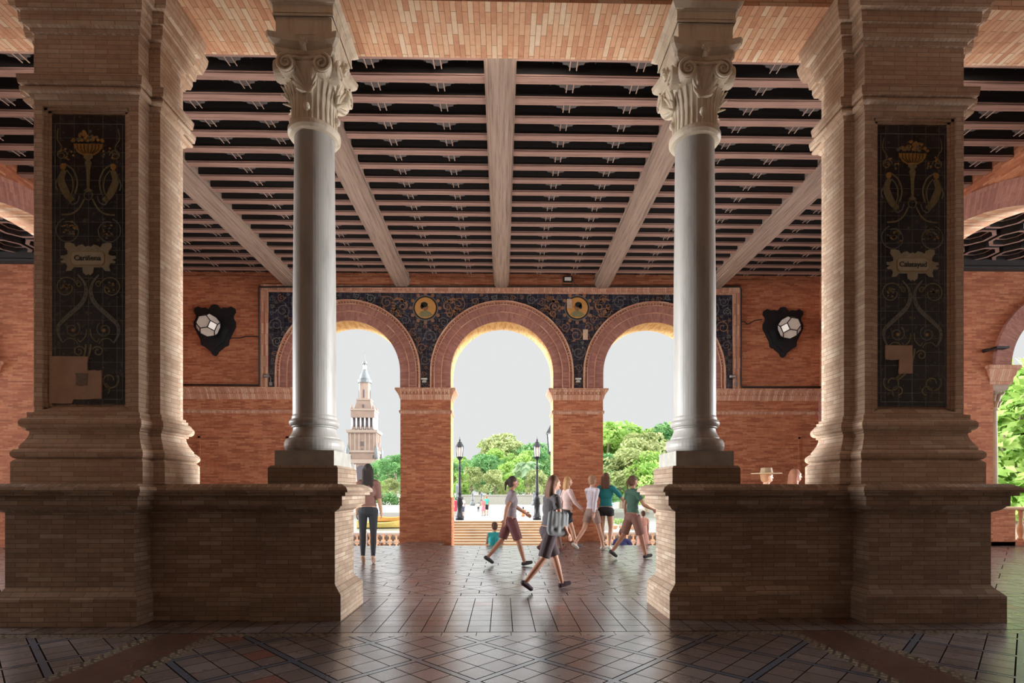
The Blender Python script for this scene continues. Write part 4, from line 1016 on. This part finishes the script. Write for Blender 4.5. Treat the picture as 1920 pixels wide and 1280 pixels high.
# pilasters, windows and the great arch on the four sides
for q in range(4):
    rot=Matrix.Rotation(q*PI/2,4,'Z')
    def side(b,name,par=e): b.xf(lambda x,y,z:rot@Vector((x,y,z))); b.obj(name,par,weld=False)
    f24=-24.5*kx
    b=mb('twall2')
    for x in (-21,-13,-5.5,5.5,13,21): b.box((x-1)*kx,(x+1)*kx,f24-.25,f24,tz(848),tz(815))
    side(b,'pilaster',mid)
    b=mb('tdark'); 
    for x in (-1.6,1.6): b.box((x-.9)*kx,(x+.9)*kx,f24-.3,f24,tz(838),tz(830))
    for x in (-13.0+3,): pass
    b.box(-1*kx,1*kx,f24-.3,f24,tz(846),tz(843)); side(b,'window',mid)
    b=mb('tdark'); r=12.5*kx; b.prism([(-r,tz(945)),(-r,tz(886))]+[(-r*math.cos(PI*k/14),tz(886)+r*math.sin(PI*k/14)) for k in range(1,14)]+[(r,tz(886)),(r,tz(945))],-27*kx-.12,-27*kx+.1)
    for x in (-20,20): b.box((x-1)*kx,(x+1)*kx,-27*kx-.15,-27*kx,tz(883),tz(879)); b.box((x-1.2)*kx,(x+1.2)*kx,-24.5*kx-.2,-24.5*kx,tz(860),tz(855))
    side(b,'great_arch',low)
    b=mb('tdark'); w=1.6*kx; b.prism([(-w,tz(748)),(-w,tz(736)),(-w*.7,tz(733)),(0,tz(732)),(w*.7,tz(733)),(w,tz(736)),(w,tz(748))],-10.3*kx-.05,-9.6*kx); side(b,'drum_window',dr)
    b=mb('tdark'); b.box(-1.6*kx,1.6*kx,-15*kx-.2,-12*kx,tz(767),tz(761)); side(b,'window',lg)
# annex
Y=235; kx2=.235; e=empty('annex_building',(X(716,Y),Y,GZ),0,'low brick annex with pinnacles at the right foot of the tower','building')
z=lambda y:(920-y)*kx2+1.4-GZ
b=mb('twall'); b.stack(-19*kx2,17*kx2,-3,6,[(0,0),(z(897),0)]); b.obj('wall',e)
b=mb('twall2'); b.stack(-19*kx2,17*kx2,-3,6,[(z(899),.1),(z(899),.5),(z(896),.5)]); b.obj('cornice',e)
for x,t in ((14,882),(3,890),(7,891),(0,892),(-8,890)): mb('twall').lathe(x*kx2,-2,[(z(898),1.0*kx2*1.5),(z(893),1.2*kx2),(z(t+2),.5*kx2),(z(t),.1)],8).obj('pinnacle',e)
b=mb('tdark'); b.box(-3*kx2,4*kx2,-3.15,-3,z(928),z(921)); b.obj('window',e); b=mb('twall2'); b.box(12*kx2,15*kx2,-3.4,-3,0,z(897)); b.box(-12*kx2,-9*kx2,-3.4,-3,0,z(897)); b.obj('pilaster',e,weld=False)
#PEOPLE0
# ================================================================== people
def sphere_into(b,c,r,rot=None,n=14,m=9):
    c=Vector(c); rs=[]
    for i in range(m+1):
        ph=-PI/2+PI*(.02+.96*i/m); ring_=[]
        for k in range(n):
            v=Vector((r[0]*math.cos(ph)*math.cos(2*PI*k/n),r[1]*math.cos(ph)*math.sin(2*PI*k/n),r[2]*math.sin(ph)))
            if rot: v=rot@v
            ring_.append(tuple(c+v))
        rs.append(ring_)
    b.rings(rs)
def cap_into(b,p0,r0,p1,r1,round_=True,n=12):
    p0,p1=Vector(p0),Vector(p1); d=(p1-p0); l=d.length; d=d/l if l>1e-6 else Vector((0,0,1))
    a=d.orthogonal().normalized(); c=d.cross(a); rs=[]
    def rg(p,r): rs.append([tuple(p+(a*math.cos(2*PI*k/n)+c*math.sin(2*PI*k/n))*r) for k in range(n)])
    if round_:
        for t in (85,60,35,12): q=math.radians(t); rg(p0-d*r0*math.sin(q),r0*math.cos(q))
    rg(p0,r0); rg(p1,r1)
    if round_:
        for t in (12,35,60,85): q=math.radians(t); rg(p1+d*r1*math.sin(q),r1*math.cos(q))
    b.rings(rs)
def remesh(name,prims,voxel,mat,parent,smooth=3,label=None,scale=1.0):
    b=mb(mat)
    for p in prims:
        if p[0]=='e': sphere_into(b,p[1],p[2],p[3] if len(p)>3 else None)
        elif p[0]=='c': cap_into(b,*p[1:5])
        elif p[0]=='k': cap_into(b,*p[1:5],round_=False)
    me=b.mesh(name); o=coll(bpy.data.objects.new(name,me))
    md=o.modifiers.new('r','REMESH'); md.mode='VOXEL'; md.voxel_size=voxel
    if smooth: ms=o.modifiers.new('s','SMOOTH'); ms.factor=.5; ms.iterations=smooth
    bpy.context.view_layer.update()
    dg=bpy.context.evaluated_depsgraph_get(); m2=bpy.data.meshes.new_from_object(o.evaluated_get(dg))
    o.modifiers.clear(); o.data=m2; bpy.data.meshes.remove(me); m2.name=name
    m2.polygons.foreach_set('use_smooth',[True]*len(m2.polygons))
    if not m2.materials: m2.materials.append(M[mat] if isinstance(mat,str) else mat)
    o.parent=parent
    if label: o['label']=label
    return o
def person(label,xy,z,face,H,legs,arms,top,bottom,hair,lean=0,sleeve='short',bot='shorts',hairlen=0,shoe=(.03,.03,.035),skin='skin',vox=.009,seat=False,heels=False,hat=None,turn=0,bag=None,women=False):
    k=H/1.75; e=empty('person',(xy[0],xy[1],z),math.radians(face),label,'person')
    up=Vector((0,math.sin(lean),math.cos(lean))); V3=Vector
    hip=V3((0,0,0)); sw=.165 if women else .185; hw=.095
    def rl(v,u): return hip+V3((v[0],v[1]*math.cos(lean)+v[2]*math.sin(lean),v[2]*math.cos(lean)-v[1]*math.sin(lean)))
    RX=Matrix.Rotation(-lean,3,'X')
    T=lambda x,y,zz: RX@V3((x,y,zz))
    body=[('e',T(0,-.01,.02),(.165,.115,.13),RX),('e',T(0,0,.16),(.13,.095,.13),RX),('e',T(0,.005,.34),(.158,.11,.17),RX),('c',T(-sw+.03,0,.50),.055,T(sw-.03,0,.50),.055),
          ('c',T(0,-.005,.50),.06,T(0,.01,.62),.052)]
    hc=T(0,.02,.725); HR=RX@Matrix.Rotation(turn,3,'Z')
    hh=lambda x,y,zz: hc+HR@V3((x,y,zz))
    head=[('e',hc,(.076,.094,.108),HR),('e',hh(0,.03,-.055),(.055,.06,.06),HR),('c',hh(0,.088,.0),.012,hh(0,.108,-.028),.016),('c',hh(-.03,.08,-.065),.008,hh(.03,.08,-.065),.008),
          ('e',hh(-.079,0,-.01),(.012,.022,.032),HR),('e',hh(.079,0,-.01),(.012,.022,.032),HR),('c',hh(-.03,.088,.03),.009,hh(.03,.088,.03),.009)]
    body+=head
    shirt=[('e',T(0,0,.06),(.162,.118,.12),RX),('e',T(0,0,.17),(.146,.112,.14),RX),('e',T(0,.005,.34),(.174,.126,.175),RX),('c',T(-sw+.03,0,.495),.066,T(sw-.03,0,.495),.066),('c',T(0,0,.5),.07,T(0,.0,.545),.062)]
    pants=[('e',T(0,-.012,-.01),(.176,.126,.13),RX),('e',T(0,0,.08),(.15,.11,.07),RX)]
    feet=[]; shoes=[]
    for s,(th,kn) in zip((-1,1),legs):
        th,kn=math.radians(th),math.radians(kn); h=V3((s*hw,0,-.03)); kk=h+V3((s*.005,math.sin(th),-math.cos(th)))*.425; a2=th-kn
        an=kk+V3((0,math.sin(a2),-math.cos(a2)))*.415
        body+= [('c',h,.088,kk+(h-kk)*.4,.068),('c',kk+(h-kk)*.4,.068,kk,.052),('c',kk,.052,kk+(an-kk)*.35,.052),('c',kk+(an-kk)*.35,.052,an,.034)]
        fa=max(-.9,min(.5,a2*.8)) if not seat else 0
        if heels: fd=V3((0,math.cos(.55),-math.sin(.55)))
        else: fd=V3((0,math.cos(fa),math.sin(fa)))
        dn=V3((0,fd.z,-fd.y)) 
        b0=an+dn*.045-fd*.035; b1=an+dn*.055+fd*.13
        body+= [('c',b0,.032,b1,.024),('c',an,.034,b0+fd*.02,.032)]
        shoes.append([('c',b0,.040,b0+fd*.08,.042),('c',b0+fd*.06,.042,b1,.034),('c',b0+dn*.012,.030,b1+dn*.006,.030)]+([('k',b0+dn*.0,.026,b0+V3((0,-.01,-.105)),.012)] if heels else []))
        feet+= [b0+dn*.043,b1+dn*.037]+([b0+V3((0,0,-.11))] if heels else [])
        if bot=='trousers': pants+= [('c',h,.10,kk,.066),('c',kk,.066,an+(kk-an)*.02,.047)]
        elif bot=='leggings': pants+= [('c',h,.094,kk+(h-kk)*.4,.074),('c',kk+(h-kk)*.4,.074,kk,.058),('c',kk,.057,kk+(an-kk)*.35,.058),('c',kk+(an-kk)*.35,.058,an+(kk-an)*.04,.040)]
        elif bot=='shorts': pants+= [('k',h+V3((0,0,.02)),.105,h+(kk-h)*.62,.098)]
        elif bot=='briefs': pants+= [('k',h+V3((0,0,.02)),.10,h+(kk-h)*.30,.094)]
        elif bot=='kneeshorts': pants+= [('k',h+V3((0,0,.02)),.108,h+(kk-h)*.92,.094)]
    if bot=='skirt': pants+=[('k',T(0,0,.06),.15,V3((0,0,-.50)),.25)]
    if bot=='dress': pants+=[('k',T(0,0,.12),.135,V3((0,.0,-.46)),.27)]
    for s,(pt,el,ab) in zip((-1,1),arms):
        pt,el,ab=map(math.radians,(pt,el,ab)); sh=T(s*sw,0,.49)
        d1=RX@V3((s*math.sin(ab),math.sin(pt)*math.cos(ab),-math.cos(pt)*math.cos(ab))); eb=sh+d1*.29
        d2=RX@V3((s*math.sin(ab)*.8,math.sin(pt+el)*math.cos(ab),-math.cos(pt+el)*math.cos(ab))).normalized(); wr=eb+d2*.245
        body+= [('c',sh,.052,eb,.038),('c',eb,.040,eb+d2*.08,.040),('c',eb+d2*.08,.040,wr,.026)]
        if sleeve=='short': shirt+= [('k',sh-d1*.02,.064,sh+d1*.17,.060)]
        elif sleeve=='long': shirt+= [('c',sh,.062,eb,.050),('k',eb-d2*.01,.050,wr,.036)]
        elif sleeve=='half': shirt+= [('k',sh-d1*.02,.064,eb,.052)]
        # hand: palm, four fingers, thumb
        side=V3((s,0,0)); fr_=d2.cross(side).normalized(); sd=fr_  # palm spans fore-aft
        pc=wr+d2*.045; body.append(('c',wr,.022,pc,.026)); 
        for q,(o_,ln) in enumerate(((-.028,.062),(-.010,.075),(.010,.080),(.029,.070))):
            b0=pc+sd*o_*-1+d2*.028; body.append(('c',pc+sd*o_*-.8,.014,b0,.0105))
            m1=b0+d2*ln*.5-side*.006; m2=m1+(d2*.86-side*.5).normalized()*ln*.5
            body+= [('c',b0,.010,m1,.0095),('c',m1,.0095,m2,.008)]
        tb_=wr+d2*.02+sd*.02; m1=tb_+(d2*.6+sd*.8).normalized()*.035*1; body+= [('c',tb_,.013,m1,.011),('c',m1,.011,m1+(d2*.9+sd*.3-side*.3).normalized()*.03,.009)]
    low=min(p.z for p in feet) if not seat else -.10
    sc=lambda pr:[tuple([p[0]]+[ (V3(q)-V3((0,0,low)))*k if (isinstance(q,V3)) else (tuple(w_*k for w_ in q) if isinstance(q,tuple) else (q*k if isinstance(q,(int,float)) else q)) for q in p[1:]]) for p in pr]
    # scale helper: centres are Vectors, radii tuples/floats
    tx=lambda pr:sc(pr)
    remesh('body',tx(body),vox,skin,e,2)
    remesh('shirt',tx(shirt if bot!='dress' else shirt),vox*1.3,cloth('cloth_%02d%02d%02d'%tuple(int(c*99) for c in top),top),e,3)
    remesh({'shorts':'shorts','briefs':'shorts','kneeshorts':'shorts','trousers':'trousers','leggings':'jeans','skirt':'skirt','dress':'dress_skirt'}[bot],tx(pants),vox*1.3,cloth('cloth_%02d%02d%02d'%tuple(int(c*99) for c in bottom),bottom),e,2)
    for sh_ in shoes: remesh('shoe',tx(sh_),vox,cloth('shoe_%02d%02d%02d'%tuple(int(c*99) for c in shoe),shoe),e,1)
    hr=[('e',hh(0,-.020,.022),(.086,.098,.110),HR),('e',hh(0,-.035,-.03),(.078,.075,.08),HR)]
    if hairlen>0:
        for q in (-.045,0,.045): hr.append(('c',hh(q*1.1,-.05,.0),.055,hh(q*1.5,-.085,-.12-hairlen),.035))
        hr.append(('e',hh(0,-.06,-.10-hairlen*.4),(.115,.055,.12+hairlen*.5),HR))
    if hairlen<0: hr+= [('c',hh(0,-.10,.03),.035,hh(0,-.15,-.02),.03),('c',hh(0,-.15,-.02),.03,hh(0,-.15,-.16),.015)]
    remesh('hair',tx(hr),vox*1.2,cloth('hair_%02d%02d%02d'%tuple(int(c*99) for c in hair),hair),e,2)
    for s in (-1,1):
        b=mb('eye'); c=(hh(s*.03,.084,.012)-V3((0,0,low)))*k; sphere_into(b,c,(.010*k,.008*k,.007*k),None,8,5); b.obj('eye',e)
    if hat: remesh('hat',tx([('k',hh(0,-.01,.045),.26,hh(0,-.01,.06),.25),('k',hh(0,-.01,.05),.11,hh(0,-.01,.15),.09)]),vox,cloth('hat_cloth',hat),e,2)
    if bag:
        kind,colr=bag
        if kind=='backpack': pr=[('c',T(-.06,-.17,.12),.085,T(-.06,-.17,.40),.08),('c',T(.06,-.17,.12),.085,T(.06,-.17,.40),.08),('c',T(-.05,-.23,.12),.05,T(.05,-.23,.12),.05),('c',T(-.11,-.10,.44),.016,T(-.11,.05,.56),.016),('c',T(.11,-.10,.44),.016,T(.11,.05,.56),.016)]
        else: pr=[('c',T(.26,-.10,-.02),.05,T(.26,.12,-.02),.05),('c',T(.26,-.12,.02),.05,T(.26,-.12,.26),.045),('c',T(.26,.13,.02),.05,T(.26,.13,.26),.045),('c',T(.26,0,.0),.06,T(.26,0,.25),.05),('c',T(.26,-.06,.1),.06,T(.26,-.06,.25),.05),('c',T(.26,.07,.1),.06,T(.26,.07,.25),.05),('c',T(.25,-.10,.27),.012,T(.19,0,.53),.012),('c',T(.25,.10,.27),.012,T(.19,0,.53),.012)]
        remesh(kind,tx(pr),vox*1.2,cloth('bag_%02d%02d%02d'%tuple(int(c*99) for c in colr),colr),e,14)
    return e
WALK=((22,6),(-20,22)); WALK2=((-22,18),(20,4)); STAND=((2,3),(-2,2)); STAND2=((3,2),(1,6)); AW=((-22,12,6),(22,25,6)); AW2=((22,25,8),(-22,12,8)); AD=((2,8,6),(-2,8,6))
person('woman with long dark hair, dark jeans and heels standing with her back turned',ground(690,1057),0,6,1.80,STAND2,((0,6,5),(0,8,8)),(.19,.10,.085),(.022,.027,.036),(.02,.015,.014),sleeve='half',bot='leggings',hairlen=.26,shoe=(.45,.30,.22),heels=True,women=True,vox=.008)
person('person in mauve tee and dark maroon shorts striding in front of the stairs',ground(957,1060),0,-80,1.66,WALK2,((30,30,10),(-25,15,8)),(.17,.14,.16),(.10,.03,.035),(.03,.018,.014),bot='kneeshorts',skin='skin2',hairlen=-1,lean=.05)
person('nearest walker, dark grey top and dark skirt, carrying a big pale grey tote bag',ground(1029,1106),0,-68,1.61,WALK,((12,60,8),(8,20,16)),(.045,.04,.045),(.03,.016,.022),(.10,.045,.025),bot='kneeshorts',skin='skin2',hairlen=.05,shoe=(.03,.012,.02),lean=.10,bag=('tote_bag',(.13,.145,.16)),women=True,vox=.008)
person('fair-haired person in pale pink shirt and black shorts in front of the right far pier',ground(1064,1029),0,-75,1.73,WALK,AW,(.62,.46,.44),(.02,.02,.025),(.42,.24,.11),bot='shorts',sleeve='long',shoe=(.10,.10,.11),hairlen=.02)
person('person in lilac white long-sleeved shirt walking beside the one in teal',ground(1110,1031),0,-60,1.75,WALK2,AW2,(.55,.50,.56),(.30,.20,.17),(.30,.17,.10),bot='shorts',sleeve='long',shoe=(.5,.46,.42))
person('person in teal top and black shorts with pale sneakers, one arm stretched out',ground(1136,1031),0,-25,1.77,((4,3),(12,30)),((10,10,22),(4,6,42)),(.015,.20,.22),(.02,.018,.022),(.09,.035,.02),bot='briefs',sleeve='half',shoe=(.6,.57,.52),hairlen=.10,women=True)
person('walker in dark green tee and brown shorts nearest the right parapet',ground(1186,1047),0,-70,1.70,WALK2,((-5,15,12),(25,40,8)),(.03,.085,.06),(.16,.075,.06),(.08,.04,.025),bot='kneeshorts',skin='skin2',hairlen=-1)
person('brown-haired person in grey blue tee and brown trousers directly behind the nearest walker',ground(1038,1036),0,-60,1.75,WALK,AW2,(.30,.36,.42),(.16,.09,.07),(.22,.10,.05),bot='trousers',shoe=(.12,.04,.04))
person('small child in a salmon dress on the steps beyond the green-shirted walker',(X(1206,13.95),13.95),-.32,20,1.16,STAND,AD,(.68,.33,.26),(.66,.34,.28),(.10,.05,.03),bot='dress',sleeve='short',vox=.009)
person('person in turquoise top sitting on the floor edge with back turned, before the stairs',(X(927,13.98),13.98),-.32,0,1.68,((86,70),(80,72)),((35,50,8),(30,55,8)),(.03,.36,.38),(.22,.24,.28),(.09,.045,.03),seat=True,bot='shorts',sleeve=None,bag=('backpack',(.02,.34,.37)),women=True,turn=.3)
person('person in blue tee sitting on the steps in the right arch, back turned',(X(1166,14.4),14.4),-.49,-10,1.60,((84,70),(80,72)),((30,40,12),(28,45,30)),(.06,.09,.28),(.1,.1,.12),(.14,.05,.04),seat=True,bot='shorts')
person('brown-haired head of a person sitting low on the steps left of the left far pier',(X(716,15.72),15.72),-1.0,0,1.62,((84,70),(80,72)),((30,40,12),(28,45,12)),(.3,.2,.16),(.1,.1,.12),(.16,.075,.04),seat=True,bot='shorts')
person('man in white tee and dark shorts standing far off under the left street lamp',ground(867,971,GZ),GZ,20,1.75,STAND,AD,(.80,.80,.82),(.10,.12,.18),(.05,.03,.02),bot='kneeshorts',vox=.02)
person('person in a bright red dress far off beside the left far pier',ground(855,968,GZ),GZ,0,1.65,STAND,AD,(.78,.03,.06),(.80,.03,.06),(.03,.02,.02),bot='dress',sleeve=None,vox=.02,women=True)
person('woman in a coral patterned dress in the plaza beside a man in turquoise',ground(906,967,GZ),GZ,10,1.64,STAND,AD,(.80,.22,.24),(.78,.20,.24),(.55,.30,.14),bot='dress',sleeve=None,vox=.02,women=True)
person('man in turquoise shirt and black shorts just behind the woman in coral',ground(912,966,GZ),GZ,10,1.80,STAND,AD,(.08,.55,.45),(.03,.03,.04),(.40,.16,.06),bot='kneeshorts',vox=.02)
person('person in an orange top sitting on the plaza ground far off',ground(981,968,GZ),GZ+.02,0,1.6,((86,84),(82,84)),((30,10,25),(20,10,25)),(.95,.18,.03),(.8,.2,.05),(.02,.02,.02),seat=True,bot='trousers',vox=.02)
person('small child in white shirt and dark trousers alone on the plaza',ground(897,960,GZ),GZ,0,1.05,STAND,AD,(.85,.85,.85),(.06,.07,.08),(.1,.05,.03),bot='trousers',vox=.016)
person('person with a wide cream sun hat passing behind the right parapet',(X(1436,9.2),9.2),0,-85,1.76,WALK,AW,(.66,.48,.32),(.3,.2,.16),(.3,.16,.08),bot='trousers',hat=(.42,.31,.20))
person('brown-haired person in purple shirt behind the right parapet, next to the brick pier',(X(1490,9.6),9.6),0,-85,1.78,WALK2,AW2,(.22,.08,.30),(.2,.2,.25),(.30,.13,.08),bot='trousers',hairlen=.08,women=True)
#PEOPLE1
# ================================================================== light, sky, camera
w=bpy.data.worlds.new('overcast_sky'); S.world=w; w.use_nodes=True; nt=w.node_tree; bg=nt.nodes['Background']
tc=nd(nt,'ShaderNodeTexCoord').outputs['Generated']; sp=nd(nt,'ShaderNodeSeparateXYZ'); L(nt,tc,sp.inputs[0])
zz=sp.outputs[2]
SKYF=.60
up=mth(nt,'POWER',mth(nt,'MAXIMUM',zz,0.0),1.0)
ax=mth(nt,'ABSOLUTE',sp.outputs[0])
sd=mth(nt,'MULTIPLY',mth(nt,'SUBTRACT',ax,.80,clamp=True),60.0)   # sky raised toward both sides, added to light the hall
st=mth(nt,'ADD',mth(nt,'ADD',SKYF,mth(nt,'MULTIPLY',mth(nt,'SUBTRACT',up,.40,clamp=True),2.0)),sd)
bg.inputs[0].default_value=(.985,.995,1.0,1); L(nt,st,bg.inputs[1])
sl=bpy.data.lights.new('sun','SUN'); sl.energy=1.5; sl.angle=math.radians(12); sl.color=(1,.96,.88); so=coll(bpy.data.objects.new('sun',sl)); so.rotation_euler=(math.radians(38),0,math.radians(12))
so.location=(0,-10,30)
for az,en in ((0,.4),(74,5.1),(-74,5.1)):  # added suns: soft one for floor glare, side pair for inner pier faces
    s2=bpy.data.lights.new('fill_sun','SUN'); s2.energy=en; s2.angle=math.radians(52 if az==0 else 18); s2.color=(.96,.985,1.0)
    s3=coll(bpy.data.objects.new('fill_sun',s2)); s3.rotation_euler=(math.radians(-74 if az==0 else -83),0,math.radians(az)); s3.location=(-az,60,30)
def area(name,loc,rot,sx,sy,en,col):
    l=bpy.data.lights.new(name,'AREA'); l.shape='RECTANGLE'; l.size=sx; l.size_y=sy; l.energy=en; l.color=col
    o=coll(bpy.data.objects.new(name,l)); o.location=loc; o.rotation_euler=rot
for x in (-5.6,0,5.6): area('added_wall_fill',(x,6.72,7.05),(math.radians(72),0,0),1.6,.22,20,(1,.90,.78))  # added area lamps, no fixture, hidden behind the lintel to brighten the back wall
for s in (-1,1): area('added_up_fill',(s*3.0,7.05,.12),(PI,0,0),2.2,.5,150,(1,.93,.86))  # added fill with no fixture, low behind the parapets, for soffit and ceiling
cam=bpy.data.cameras.new('camera'); cam.sensor_width=36; cam.lens=F/1920*36; cam.shift_y=(HZ-640)/1920; cam.clip_end=2000
co=coll(bpy.data.objects.new('camera',cam)); co.location=(0,0,HC); co.rotation_euler=(PI/2,0,-TH); S.camera=co
S.view_settings.view_transform='Standard'; S.view_settings.look='None'; S.view_settings.gamma=1; S.view_settings.exposure=0.4
